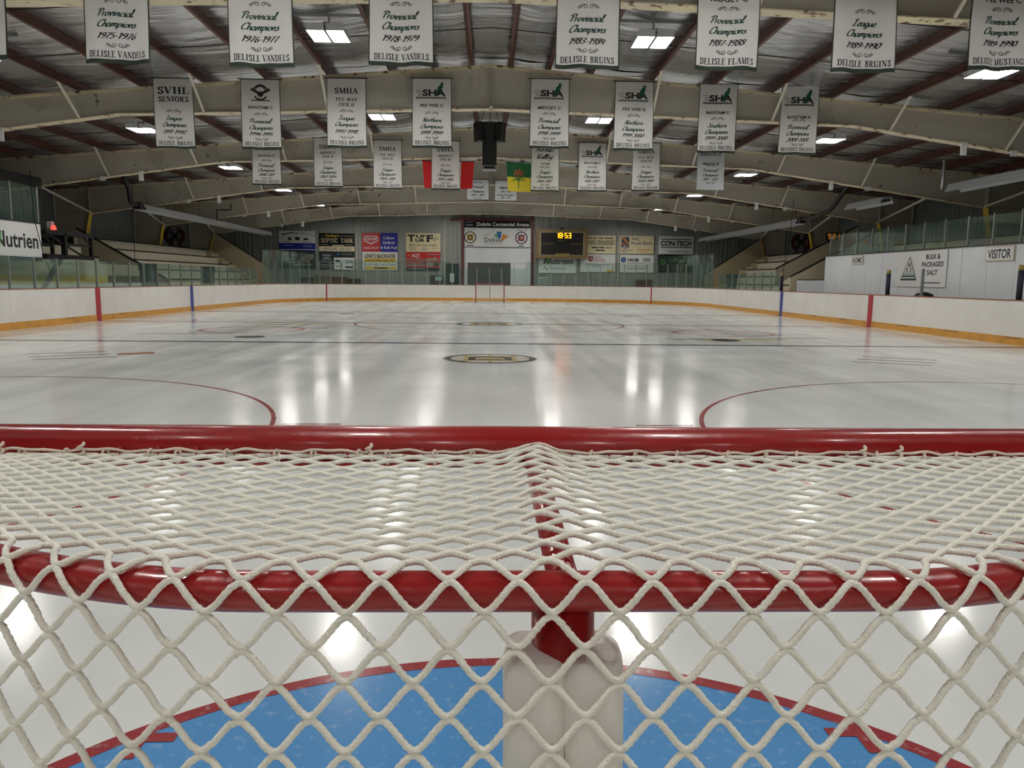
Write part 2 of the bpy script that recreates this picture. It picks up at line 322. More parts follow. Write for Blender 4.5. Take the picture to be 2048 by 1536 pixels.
def ring(u, v, r0, r1, n=48, a0=0, a1=2 * PI):
    vs = []; fs = []
    for i in range(n + 1):
        a = a0 + (a1 - a0) * i / n; vs += [(u + r0 * math.cos(a), v + r0 * math.sin(a)), (u + r1 * math.cos(a), v + r1 * math.sin(a))]
    for i in range(n): fs.append((2 * i, 2 * i + 1, 2 * i + 3, 2 * i + 2))
    return vs, fs
def disc(u, v, r, n=36, ry=None): return poly([(u + r * math.cos(2 * PI * i / n), v + (ry or r) * math.sin(2 * PI * i / n)) for i in range(n)])
class Face:
    """a flat (or gently waved) surface that print lies on: origin, right, up, outward normal"""
    def __init__(s, O, R, U, N, bend=None): s.O = Vector(O); s.R = Vector(R); s.U = Vector(U); s.N = Vector(N); s.bend = bend
    def at(s, u, v, d=0.0): return s.O + s.R * u + s.U * v + s.N * (d + (s.bend(u, v) if s.bend else 0))
    def decal(s, name, shape, d, material, parent):
        vs, fs = shape; mb = MB(); mb.add([s.at(x, y, d) for x, y in vs], fs)
        # wind every face toward the normal
        out = []
        for f in mb.f:
            a, b, c = (Vector(mb.v[i]) for i in f[:3]); out.append(f if (b - a).cross(c - a).dot(s.N) >= 0 else tuple(reversed(f)))
        mb.f = out
        return obj(name, mb, material, parent)
def merge(*shapes):
    vs = []; fs = []
    for a, b in shapes: o = len(vs); vs += a; fs += [tuple(i + o for i in f) for f in b]
    return vs, fs
# ---------------------------------------------------------------- dimensions (metres; camera stands at x=0, y=0)
GOAL_Y, MID_Y, BLUE = 1.06, 26.4, 8.2
FAR_GOAL = 2 * MID_Y - GOAL_Y
HALF_W, END_Y, NEAR_END, CORNER = 13.18, 55.0, -2.2, 9.5
BOARD_H = 1.10
FRAME_Y = [12.2 + 7.6 * k for k in range(-2, 6)]      # rigid roof frames
WALL_Y, BACK_Y, SIDE_X = 57.8, -8.0, 19.15
SLOPE = 0.079
def beam_top(x): return 6.71 - SLOPE * abs(x)
def beam_bot(x):
    a = abs(x); return 5.69 - 0.029 * a if a < 9.1 else 5.426 - (a - 9.1) * 0.1428
# ---------------------------------------------------------------- base materials
ICE = ice_mat('ice', (230, 232, 230))
WHITE_HD = mat('board_white', (232, 228, 222), 0.35, var=0.05, scale=1.3)
KICK = mat('kick_yellow', (208, 150, 62), 0.35, var=0.12, scale=3)
CAP = mat('cap_rust', (150, 92, 62), 0.5)
RED = mat('red_stripe', (176, 42, 56), 0.35); BLUE_M = mat('blue_stripe', (38, 62, 150), 0.35)
BEAM = spotted_mat('beam_paint', (188, 182, 168), (62, 48, 36), 0.70, 0.73, 2.2, (174, 167, 152))
FLANGE = spotted_mat('flange_paint', (214, 202, 172), (104, 72, 40), 0.57, 0.64, 5.0, (224, 210, 172))
BRACE_M = mat('brace_paint', (208, 202, 184), 0.5)
PURLIN = mat('purlin_oxide', (84, 47, 32), 0.55, var=0.2, scale=2)
DARK_STEEL = mat('dark_steel', (24, 23, 22), 0.5)
OXIDE = mat('oxide_steel', (88, 30, 24), 0.55)
ALU = mat('aluminium', (176, 176, 170), 0.35, 0.85)
GREY_METAL = mat('wall_metal', (150, 152, 146), 0.45, 0.0, var=0.06, scale=1.0)
SIDE_METAL = mat('side_metal', (118, 122, 120), 0.5, var=0.06)
YELLOW = mat('safety_yellow', (214, 178, 40), 0.5)
BEIGE = mat('bleacher_paint', (186, 174, 148), 0.55, var=0.06, scale=1.5)
TIER = mat('tier_paint', (205, 196, 176), 0.55, var=0.05, scale=1.2)
BLACK = mat('black_paint', (9, 9, 9), 0.6, spec=0.25)
WHITE = mat('sign_white', (226, 226, 224), 0.4)
WALL_WHITE = mat('bench_wall_white', (222, 224, 228), 0.5, var=0.05, scale=1.0)
CONCRETE = mat('concrete', (130, 126, 118), 0.8, var=0.1)
GLASS = glass_mat('rink_glass')
def foil():
    m = mat('foil_insulation', (198, 198, 200), 0.28, 0.85); nt = m.node_tree; b = nt.nodes['Principled BSDF']
    tc = nt.nodes.new('ShaderNodeTexCoord'); mp = nt.nodes.new('ShaderNodeMapping'); mp.inputs['Scale'].default_value = (0.35, 2.0, 1)
    nt.links.new(tc.outputs['Object'], mp.inputs[0]); n = nt.nodes.new('ShaderNodeTexNoise'); n.inputs['Scale'].default_value = 1.6; n.inputs['Detail'].default_value = 3
    nt.links.new(mp.outputs[0], n.inputs['Vector']); bp = nt.nodes.new('ShaderNodeBump'); bp.inputs['Strength'].default_value = 0.6; bp.inputs['Distance'].default_value = 0.08
    nt.links.new(n.outputs[0], bp.inputs['Height']); nt.links.new(bp.outputs[0], b.inputs['Normal'])
    r = nt.nodes.new('ShaderNodeMapRange'); r.inputs[3].default_value = 0.15; r.inputs[4].default_value = 0.36; nt.links.new(n.outputs[0], r.inputs[0]); nt.links.new(r.outputs[0], b.inputs['Roughness'])
    return m
FOIL = foil()
# ---------------------------------------------------------------- floor: ice and surround
def loop_pt(s_off=0.0, n=14):
    """inner outline of the boards, offset outward, counter-clockwise from the near right corner"""
    pts = []; R = CORNER
    for cx, cy, a0 in ((HALF_W - R, NEAR_END + R, -PI / 2), (HALF_W - R, END_Y - R, 0), (-HALF_W + R, END_Y - R, PI / 2), (-HALF_W + R, NEAR_END + R, PI)):
        for i in range(n + 1):
            a = a0 + PI / 2 * i / n; pts.append((cx + (R + s_off) * math.cos(a), cy + (R + s_off) * math.sin(a)))
    return pts
mb = MB(); lp = loop_pt(0.02); mb.add([(x, y, 0) for x, y in lp], [tuple(range(len(lp)))])
floor = tag(obj('floor', mb, ICE), 'white flooded ice sheet with painted lines and logos', kind='structure')
mb = MB(); mb.box(-SIDE_X, SIDE_X, BACK_Y, WALL_Y, -0.25, -0.03)
tag(obj('floor_surround', mb, CONCRETE), 'bare concrete floor around the rink boards', kind='structure')
IN_RED = ice_mat('ice_red', (156, 62, 66), 0.3); IN_BLUE = ice_mat('ice_blue', (40, 52, 92)); IN_CREASE = ice_mat('ice_crease', (88, 150, 208), 0.2)
IN_BLACK = ice_mat('ice_black', (52, 50, 48)); IN_GOLD = ice_mat('ice_gold', (200, 176, 122)); IN_WHITE = ice_mat('ice_white', (228, 226, 218))
IN_GREY = ice_mat('ice_grey', (128, 128, 124)); IN_ORANGE = ice_mat('ice_orange', (176, 112, 80)); IN_OLIVE = ice_mat('ice_olive', (188, 188, 140)); IN_ROSE = ice_mat('ice_rose', (206, 152, 148))
ICEF = Face((0, 0, 0), (1, 0, 0), (0, 1, 0), (0, 0, 1))
def paint(name, shape, material, layer=1): return ICEF.decal(name, shape, 0.0012 * layer, material, floor)
W_ = 2 * HALF_W
paint('blue_line', rect(0, MID_Y - BLUE, W_, 0.30), IN_BLUE); paint('blue_line', rect(0, MID_Y + BLUE, W_, 0.30), IN_BLUE)
paint('centre_line', rect(0, MID_Y, W_, 0.30), IN_RED)
ex = HALF_W - CORNER + math.sqrt(CORNER ** 2 - (CORNER - (GOAL_Y - NEAR_END)) ** 2)
paint('goal_line', rect(0, GOAL_Y, 2 * ex, 0.05), IN_RED); paint('goal_line', rect(0, FAR_GOAL, 2 * ex, 0.05), IN_RED)
for cx in (-6.71, 6.71):
    for cy in (7.05, 2 * MID_Y - 7.05):
        paint('faceoff_circle', ring(cx, cy, 4.52, 4.57, 96), IN_RED); paint('faceoff_dot', disc(cx, cy, 0.3), IN_RED)
        for sx in (-1, 1):
            for sy in (-1, 1):
                paint('hash_mark', rect(cx + sx * 4.87, cy + sy * 0.85, 0.6, 0.05), IN_RED)
    for cy in (MID_Y - BLUE + 1.55, MID_Y + BLUE - 1.55): paint('faceoff_dot', disc(cx + 0.6 * (-1 if cx > 0 else 1), cy, 0.38), IN_BLACK)
paint('centre_circle', ring(0, MID_Y, 4.50, 4.57, 96), IN_RED)
paint('referee_crease', ring(-HALF_W, MID_Y, 3.0, 3.05, 48, -PI / 2, PI / 2), IN_RED)
def crease(gy, s):
    n = 48; a = [PI * i / n for i in range(n + 1)]; cx = 0.06 if s > 0 else 0
    paint('crease', poly([(cx + 1.80 * math.cos(t), gy + s * 1.80 * math.sin(t)) for t in a]), IN_CREASE, 1)
    paint('crease_outline', ring(cx, gy, 1.78, 1.84, 64, 0 if s > 0 else PI, PI if s > 0 else 2 * PI), IN_RED, 2)
    for k in (-1, 1):
        paint('crease_mark', poly([(cx + k * a, gy + s * b) for a, b in ((1.08, 1.34), (1.08, 1.29), (1.17, 1.29), (1.17, 1.2), (1.22, 1.2), (1.22, 1.34))]), IN_RED, 3)
crease(GOAL_Y, 1); crease(FAR_GOAL, -1)
def letter_D(u, v, h):
    t = .2 * h; sh = [rect(u - .3 * h, v, t, h), rect(u - .05 * h, v + .42 * h, .5 * h, .16 * h), rect(u - .05 * h, v - .42 * h, .5 * h, .16 * h), rect(u + .3 * h, v, t, .62 * h),
                      poly([(u + .1 * h, v + .5 * h), (u + .1 * h, v + .34 * h), (u + .2 * h, v + .25 * h), (u + .4 * h, v + .31 * h), (u + .2 * h, v + .5 * h)]),
                      poly([(u + .1 * h, v - .5 * h), (u + .1 * h, v - .34 * h), (u + .2 * h, v - .25 * h), (u + .4 * h, v - .31 * h), (u + .2 * h, v - .5 * h)])]
    return merge(*sh)
def letter_C(u, v, h):
    t = .2 * h; return merge(rect(u - .3 * h, v, t, .7 * h), rect(u, v + .41 * h, .6 * h, .18 * h), rect(u, v - .41 * h, .6 * h, .18 * h), rect(u + .3 * h, v + .28 * h, t, .2 * h), rect(u + .3 * h, v - .28 * h, t, .2 * h))
def roundel(face, u, v, R, name, parent, M, letter, step=0.0012, base=1, turn=0.0, ry=1.0):
    """spoked wheel crest: dark rim, pale disc, eight spokes, block letter; M = (dark, pale, gold)"""
    sc = lambda s: ([(u + x, v + y * ry) for x, y in s[0]], s[1])
    face.decal(name + '_rim', sc(disc(0, 0, R, 48)), step * base, M[0], parent)
    face.decal(name + '_disc', sc(disc(0, 0, R * .84, 48)), step * (base + 1), M[1], parent)
    sp = []
    for k in range(8):
        a = PI / 4 * k; c, s = math.cos(a), math.sin(a); w = R * (.10 if k % 2 else .05)
        sp.append(poly([(c * R * .45 - s * w * .6, s * R * .45 + c * w * .6), (c * R * .45 + s * w * .6, s * R * .45 - c * w * .6), (c * R * .84 + s * w, s * R * .84 - c * w), (c * R * .84 - s * w, s * R * .84 + c * w)]))
    face.decal(name + '_spokes', sc(merge(*sp)), step * (base + 2), M[2], parent)
    face.decal(name + '_hub', sc(rect(0, 0, R * 1.1, R * 1.0)), step * (base + 2.5), M[2], parent)
    rot = lambda s: ([(x * math.cos(turn) - y * math.sin(turn), x * math.sin(turn) + y * math.cos(turn)) for x, y in s[0]], s[1])
    face.decal(name + '_letter', sc(rot(letter(0, 0, R * .92))), step * (base + 3.5), M[0], parent)
roundel(ICEF, 0.01, 14.73, 0.9, 'slot_crest', floor, (IN_BLACK, IN_WHITE, IN_GOLD), letter_D, turn=PI / 2)
roundel(ICEF, 0.0, MID_Y, 1.17, 'centre_crest', floor, (IN_BLACK, IN_WHITE, IN_GOLD), letter_D, base=3, turn=PI / 2)
# sponsor marks frozen into the ice, on both sides of the neutral zone and in the near slots
for sx in (-1, 1):
    t0 = 0.0
    for k, (w, mt) in enumerate(((2.4, IN_GREY), (1.5, IN_GREY), (2.9, IN_ROSE), (3.2, IN_ROSE), (2.2, IN_ROSE))):
        x0 = sx * (8.1 - 0.55 * k); y0 = 20.6 + 0.85 * k
        paint('ice_advert_stripe', poly([(x0 - w / 2, y0 - .09), (x0 + w / 2, y0 - .09 + .25), (x0 + w / 2, y0 + .09 + .25), (x0 - w / 2, y0 + .09)]), mt)
    paint('ice_advert_oval', ring(sx * 6.9, 22.6, 1.35, 1.5, 48), IN_ROSE)
    paint('ice_advert_bar', disc(sx * 6.2, 20.1 if sx > 0 else 25.2, 1.7, 36, .28), IN_OLIVE)
for sx, mt in ((-1, IN_GREY), (1, IN_GREY)):
    for k in range(3):
        paint('ice_advert_line', poly([(sx * 7.0 + sx * (.35 * k), 14.5 + .5 * k), (sx * 8.2 + sx * .35 * k, 13.9 + .5 * k), (sx * 8.2 + sx * .35 * k, 14.05 + .5 * k), (sx * 7.0 + sx * .35 * k, 14.68 + .5 * k)]), mt)
paint('ice_advert_badge', poly([(-7.15, 14.9), (-6.55, 15.2), (-6.75, 15.6), (-7.3, 15.25)]), IN_ORANGE)
# ---------------------------------------------------------------- boards around the ice
def path_xy(s, off=0.0):
    """point and outward normal at arc length s along the boards, starting on the right side at its near end of the straight, going away"""
    R = CORNER; L1 = (END_Y - R) - (NEAR_END + R); Lc = PI / 2 * R; L2 = 2 * (HALF_W - R)
    segs = [(L1, 'l', (HALF_W, NEAR_END + R), (0, 1)), (Lc, 'c', (HALF_W - R, END_Y - R), 0), (L2, 'l', (HALF_W - R, END_Y), (-1, 0)), (Lc, 'c', (-HALF_W + R, END_Y - R), PI / 2),
            (L1, 'l', (-HALF_W, END_Y - R), (0, -1)), (Lc, 'c', (-HALF_W + R, NEAR_END + R), PI), (L2, 'l', (-HALF_W + R, NEAR_END), (1, 0)), (Lc, 'c', (HALF_W - R, NEAR_END + R), 1.5 * PI)]
    tot = sum(q[0] for q in segs); s %= tot
    for L, k, p, d in segs:
        if s <= L + 1e-9:
            if k == 'l': n = (d[1], -d[0]); return (p[0] + d[0] * s + n[0] * off, p[1] + d[1] * s + n[1] * off), n
            a = d + s / R; n = (math.cos(a), math.sin(a)); return (p[0] + (R + off) * n[0], p[1] + (R + off) * n[1]), n
        s -= L
R_ = CORNER; L1 = (END_Y - R_) - (NEAR_END + R_); LC = PI / 2 * R_; L2 = 2 * (HALF_W - R_)
S_R, S_FR, S_E, S_FL, S_L, S_NL, S_N, S_NR = 0, L1, L1 + LC, L1 + LC + L2, L1 + 2 * LC + L2, 2 * L1 + 2 * LC + L2, 2 * L1 + 3 * LC + L2, 2 * L1 + 3 * LC + 2 * L2
TOTAL = 2 * L1 + 4 * LC + 2 * L2
def sweep(s0, s1, o0, o1, z0, z1, step=0.8, gap=0.002):
    n = max(1, int(math.ceil((s1 - s0) / step))); mb = MB(); st = [s0 + gap + (s1 - s0 - 2 * gap) * i / n for i in range(n + 1)]
    for s in st:
        (a, b), _ = path_xy(s, o0); (c, d), _ = path_xy(s, o1); mb.v += [(a, b, z0), (c, d, z0), (c, d, z1), (a, b, z1)]
    for i in range(n):
        o = 4 * i; mb.f += [(o, o + 4, o + 5, o + 1), (o + 1, o + 5, o + 6, o + 2), (o + 2, o + 6, o + 7, o + 3), (o + 3, o + 7, o + 4, o)]
    mb.f += [(0, 1, 2, 3), (4 * n + 3, 4 * n + 2, 4 * n + 1, 4 * n)]
    return mb
for nm, lb, a, b in (('wall_boards_right', 'white dasher boards along the players bench side with yellow kickplate', S_R, S_FR), ('wall_boards_far_right', 'curved white dasher boards in the corner below the dark green sign', S_FR, S_E),
                     ('wall_boards_end', 'straight white dasher boards behind the far goal net', S_E, S_FL), ('wall_boards_far_left', 'curved white dasher boards in the corner below the photo collage sign', S_FL, S_L),
                     ('wall_boards_left', 'white dasher boards along the scorekeeper booth side with yellow kickplate', S_L, S_NL), ('wall_boards_near', 'white dasher boards behind the camera end of the ice', S_NL, TOTAL)):
    e = struct(nm, lb); n = max(1, round((b - a) / 2.44))
    for i in range(n):
        p, q = a + (b - a) * i / n, a + (b - a) * (i + 1) / n
        obj('board_panel', sweep(p, q, 0, 0.05, 0.16, BOARD_H), WHITE_HD, e)
        obj('kickplate', sweep(p, q, -0.014, 0.05, 0.0, 0.205), KICK, e)
        obj('cap_rail', sweep(p, q, -0.01, 0.11, BOARD_H, BOARD_H + 0.028), CAP, e)
    mark = lambda s, w, m, nm: obj(nm, sweep(s - w / 2, s + w / 2, -0.018, 0.0, 0.002, BOARD_H - 0.001, gap=0), m, e)
    if nm == 'wall_boards_right':
        base = NEAR_END + R_
        for y, m in ((MID_Y, RED), (MID_Y - BLUE, BLUE_M), (MID_Y + BLUE, BLUE_M)): mark(y - base, 0.30, m, 'line_mark')
        for y in (19.0, 21.6, 24.2, 28.4, 31.0, 33.6): obj('door_latch', sweep(y - base - 0.3, y - base + 0.3, -0.017, -0.014, 0.165, 0.18, gap=0), DARK_STEEL, e)
    if nm == 'wall_boards_left':
        base = END_Y - R_
        for y, m in ((MID_Y, RED), (MID_Y - BLUE, BLUE_M), (MID_Y + BLUE, BLUE_M)): mark(S_L + base - y, 0.30, m, 'line_mark')
        for y in (24.6, 28.1): obj('door_latch', sweep(S_L + base - y - 0.3, S_L + base - y + 0.3, -0.017, -0.014, 0.165, 0.18, gap=0), DARK_STEEL, e)
    ga = math.asin((FAR_GOAL - (END_Y - R_)) / R_) * R_
    if nm == 'wall_boards_far_right': mark(S_FR + ga, 0.09, RED, 'goal_line_mark')
    if nm == 'wall_boards_far_left': mark(S_L - ga, 0.09, RED, 'goal_line_mark')
# ---------------------------------------------------------------- glass on the boards
def glass_run(name, label, stops, z_post, z_pane, post_w=0.05, panes=True):
    e = struct(name, label)
    for i, s in enumerate(stops):
        zt = z_post(s)
        if zt: 
            (x, y), nn = path_xy(s, 0.06); t = (-nn[1], nn[0]); w = post_w / 2
            mb = MB(); c = lambda a, b, z: (x + t[0] * a + nn[0] * b, y + t[1] * a + nn[1] * b, z)
            mb.hexa([c(-w, -.02, BOARD_H + .028), c(w, -.02, BOARD_H + .028), c(w, .04, BOARD_H + .028), c(-w, .04, BOARD_H + .028)], [c(-w, -.02, zt), c(w, -.02, zt), c(w, .04, zt), c(-w, .04, zt)])
            obj('post', mb, ALU, e)
        if panes and i + 1 < len(stops):
            zp = z_pane((s + stops[i + 1]) / 2)
            if zp: obj('pane', sweep(s, stops[i + 1], 0.062, 0.074, BOARD_H + 0.03, zp, step=0.65, gap=0.022), GLASS, e)
sL = lambda y: S_L + (END_Y - R_) - y
glass_run('wall_glass_left', 'low clear glass panels with aluminium posts in front of the bleachers with the round fan', [sL(44.4 - 1.19 * k) for k in range(31)], lambda s: 2.02, lambda s: 2.0, 0.045)
far = []; s0 = S_FR + 0.3; n = 42; span = (S_L - 0.2) - s0
far = [s0 + span * i / n for i in range(n + 1)]
def zpost(s):
    (x, y), _ = path_xy(s); return 2.62 if abs(x) > 1.4 else 2.35
def zpane(s):
    (x, y), _ = path_xy(s); return 3.15 if abs(x) > 10.9 else (2.75 if abs(x) > 2.6 else 2.3)
glass_run('wall_glass_end', 'tall glass panels on thin aluminium posts around the far end of the rink', far, zpost, zpane, 0.05)
sR = lambda y: y - (NEAR_END + R_)
glass_run('wall_glass_right', 'low glass panels in front of the bleachers beside the white bench wall', [sR(35.1 + 1.17 * k) for k in range(9)], lambda s: 1.98, lambda s: 1.95, 0.045)
# ---------------------------------------------------------------- end walls and side walls of ribbed sheet metal
def ribbed(width, pitch, depth=0.035):
    pr = []; n = int(round(width / pitch)); p = width / n
    for i in range(n):
        x = i * p; pr += [(x, 0), (x + p - 0.09, 0), (x + p - 0.065, depth), (x + p - 0.025, depth)]
    pr.append((width, 0)); return pr
def wall_panel(x0, width, pitch, top, axis, pos, sign, material, parent):
    pr = ribbed(width, pitch); mb = MB()
    for a, d in pr:
        u = x0 + a
        if axis == 'x': mb.v += [(u, pos + sign * d, -0.05), (u, pos + sign * d, top(u))]
        else: mb.v += [(pos + sign * d, u, -0.05), (pos + sign * d, u, top(u))]
    for i in range(len(pr) - 1): mb.f.append((2 * i, 2 * i + 2, 2 * i + 3, 2 * i + 1))
    return obj('wall_panel', mb, material, parent)
wf = struct('wall_end', 'grey ribbed sheet metal end wall behind the advertising signs')
k = 0
for i in range(42):
    wdt = 2 * SIDE_X / 42
    wall_panel(-SIDE_X + wdt * i, wdt, 0.3, lambda u: beam_top(u) + 0.24, 'x', WALL_Y, -1, GREY_METAL, wf)
mb = MB(); mb.box(-SIDE_X, SIDE_X, WALL_Y + 0.01, WALL_Y + 0.1, -0.05, 6.95); obj('sheathing', mb, DARK_STEEL, wf)
wn = struct('wall_near', 'plain grey metal end wall behind the camera')
mb = MB(); mb.box(-SIDE_X, SIDE_X, BACK_Y - 0.1, BACK_Y, -0.05, 6.95); obj('wall_panel', mb, GREY_METAL, wn)
for nm, sx, lb in (('wall_left', -1, 'dim grey ribbed metal side wall behind the scorekeeper booth'), ('wall_right', 1, 'dim grey ribbed metal side wall behind the players benches')):
    e = struct(nm, lb); n = 36; wd = (WALL_Y - BACK_Y) / n
    for i in range(n): wall_panel(BACK_Y + wd * i, wd, 0.3, lambda u: 5.45, 'y', sx * SIDE_X, -sx, SIDE_METAL, e)
# ---------------------------------------------------------------- roof: frames, purlins, insulation
ceiling = struct('ceiling', 'silver foil roof insulation between brown steel purlins')
PX = [.5, 1.45, 2.5, 4.0, 5.5, 7.0, 8.5, 10.0, 11.5, 13.0, 14.5, 16.0, 17.5, 18.9]
PXS = sorted([-x for x in PX] + PX)
for x in PXS:
    mb = MB(); z = beam_top(x); g = 1 if x < 0 else -1      # Z section: web, bottom flange, top flange
    mb.box(x - .006, x + .006, BACK_Y, WALL_Y - .05, z + .012, z + .225)
    mb.box(min(x, x + g * .07), max(x, x + g * .07), BACK_Y, WALL_Y - .05, z + .012, z + .022)
    mb.box(min(x, x - g * .07), max(x, x - g * .07), BACK_Y, WALL_Y - .05, z + .21, z + .225)
    obj('purlin', mb, PURLIN, ceiling)
bays = [BACK_Y] + FRAME_Y[0:] + [WALL_Y]
def sheet(x0, x1, y0, y1, seed):
    r = random.Random(seed); ph = [r.uniform(0, 6.28) for _ in range(4)]; am = [r.uniform(.2, 1) for _ in range(4)]; nb = 18
    drop = [r.uniform(0, .035) for _ in range(nb + 1)]
    def f(u, v):
        x = x0 + (x1 - x0) * u; y = y0 + (y1 - y0) * v; z = beam_top(x) + 0.232
        sag = math.sin(PI * u) * (.035 + drop[min(nb, int(v * nb + .5))] + .012 * am[0] * math.sin(23 * v + ph[0]) + .01 * am[1] * math.sin(41 * v + ph[1] + 2 * u))
        return (x, y, z - sag)
    return MB().grid(f, 4, 36)
for bi in range(len(bays) - 1):
    for i in range(len(PXS) - 1): obj('insulation_sheet', sheet(PXS[i], PXS[i + 1], bays[bi], bays[bi + 1], bi * 100 + i), FOIL, ceiling, smooth=True)
mb = MB()
for i in range(1): mb.hexa([(-SIDE_X, BACK_Y, beam_top(SIDE_X) + .25), (0, BACK_Y, beam_top(0) + .25), (0, WALL_Y, beam_top(0) + .25), (-SIDE_X, WALL_Y, beam_top(SIDE_X) + .25)], [(-SIDE_X, BACK_Y, beam_top(SIDE_X) + .35), (0, BACK_Y, beam_top(0) + .35), (0, WALL_Y, beam_top(0) + .35), (-SIDE_X, WALL_Y, beam_top(SIDE_X) + .35)])
mb.hexa([(SIDE_X, BACK_Y, beam_top(SIDE_X) + .25), (0, BACK_Y, beam_top(0) + .25), (0, WALL_Y, beam_top(0) + .25), (SIDE_X, WALL_Y, beam_top(SIDE_X) + .25)], [(SIDE_X, BACK_Y, beam_top(SIDE_X) + .35), (0, BACK_Y, beam_top(0) + .35), (0, WALL_Y, beam_top(0) + .35), (SIDE_X, WALL_Y, beam_top(SIDE_X) + .35)])
obj('roof_deck', mb, DARK_STEEL, ceiling)
for y in [f + d for f in [BACK_Y + 4] + FRAME_Y for d in (2.4, 5.0)]:
    if y > WALL_Y - 1: continue
    for sx in (-1, 1):
        mb = MB(); mb.tube([(0, y, beam_top(0) + .1), (sx * 18.5, y, beam_top(18.5) + .1)], .012, 6); obj('sag_rod', mb, DARK_STEEL, ceiling)
def frame(Y, idx):
    names = ['behind the camera', 'just ahead of the near goal', 'behind the first row of banners from the near goal', 'behind the second row of banners', 'behind the third row of banners and the flags', 'carrying the two small borderless banners', 'between the small banners and the end frame', 'closest to the end wall signs']
    e = struct('roof_frame', 'beige tapered steel roof frame ' + names[idx])
    xs = [0, 2, 4.5, 7, 9.1, 11, 13, 15, 17.55]
    for sx in (-1, 1):
        mb = MB(); top = [(sx * x, beam_top(x) - .02) for x in xs + [19.05]]; bot = [(sx * x, beam_bot(x)) for x in xs] + [(sx * 18.45, 0), (sx * 19.05, 0)]
        for y in (Y - .008, Y + .008): mb.v += [(x, y, z) for x, z in top + bot[::-1]]
        n = len(top + bot); mb.f += [tuple(range(n)), tuple(range(2 * n - 1, n - 1, -1))]
        obj('web', mb, BEAM, e)
        for nm, pts, m in (('bottom_flange', [(x, beam_bot(x)) for x in xs], FLANGE), ('top_flange', [(x, beam_top(x) - .02) for x in xs + [19.05]], FLANGE)):
            mb = MB()
            for x, z in pts: mb.v += [(sx * x, Y - .14, z - .02), (sx * x, Y + .14, z - .02), (sx * x, Y + .14, z + (.0 if nm[0] == 'b' else .03)), (sx * x, Y - .14, z + (.0 if nm[0] == 'b' else .03))]
            for i in range(len(pts) - 1):
                o = 4 * i; mb.f += [(o, o + 4, o + 5, o + 1), (o + 1, o + 5, o + 6, o + 2), (o + 2, o + 6, o + 7, o + 3), (o + 3, o + 7, o + 4, o)]
            mb.f += [(0, 1, 2, 3), tuple(4 * len(pts) - 1 - i for i in range(4))]
            obj(nm, mb, m, e)
        zt = beam_bot(17.55); mb = MB(); mb.hexa([(sx * 18.45, Y - .14, 0), (sx * 18.47, Y - .14, 0), (sx * 18.47, Y + .14, 0), (sx * 18.45, Y + .14, 0)], [(sx * 17.55, Y - .14, zt), (sx * 17.57, Y - .14, zt), (sx * 17.57, Y + .14, zt), (sx * 17.55, Y + .14, zt)])
        tag(obj('column_flange', mb, YELLOW, e), 'yellow painted inner column flange')
        mb = MB(); mb.box(min(sx * 19.05, sx * 19.07), max(sx * 19.05, sx * 19.07), Y - .14, Y + .14, 0, beam_top(19.05)); obj('outer_flange', mb, BEAM, e)
        mb = MB(); mb.box(sx * 17.56 - .01, sx * 17.56 + .01, Y - .12, Y + .12, zt, beam_top(17.56) - .04); obj('stiffener', mb, BEAM, e)
        mb = MB(); mb.bar((sx * 17.56, Y, zt), (sx * 19.05, Y, zt - .02), .24, .02); obj('stiffener', mb, BEAM, e)
        for x in (4.0, 7.0, 10.0, 13.0):
            mb = MB(); mb.bar((sx * x, Y - 1.0, beam_top(x) + .03), (sx * x, Y - .12, beam_bot(x) + .01), .055, .03); obj('flange_brace', mb, BRACE_M, e)
        for x, h, w in ((11.9, .30, .15), (13.2, .12, .16)):
            mb = MB(); mb.box(sx * x - w / 2, sx * x + w / 2, Y - .16, Y - .13, beam_bot(x) - h, beam_bot(x) + .02); mb.box(sx * x - w / 2, sx * x + w / 2, Y - .16, Y + .05, beam_bot(x) - .03, beam_bot(x) - .02); obj('hanger_plate', mb, WHITE, e)
        if idx < 7:
            mb = MB(); mb.bar((sx * 15.4, Y + .1, beam_bot(15.4) - .03), (sx * 17.45, Y + 7.5, 4.22), .07, .05); obj('wind_brace', mb, BRACE_M, e)
    mb = MB(); mb.box(-.012, .012, Y - .13, Y + .13, beam_bot(0), beam_top(0) - .02); obj('stiffener', mb, BEAM, e)
    mb = MB(); mb.box(-.05, .05, Y - .2, Y - .13, beam_bot(0) - .09, beam_bot(0) + .04); obj('eye_bracket', mb, FLANGE, e)
for i, Y in enumerate(FRAME_Y): frame(Y, i)
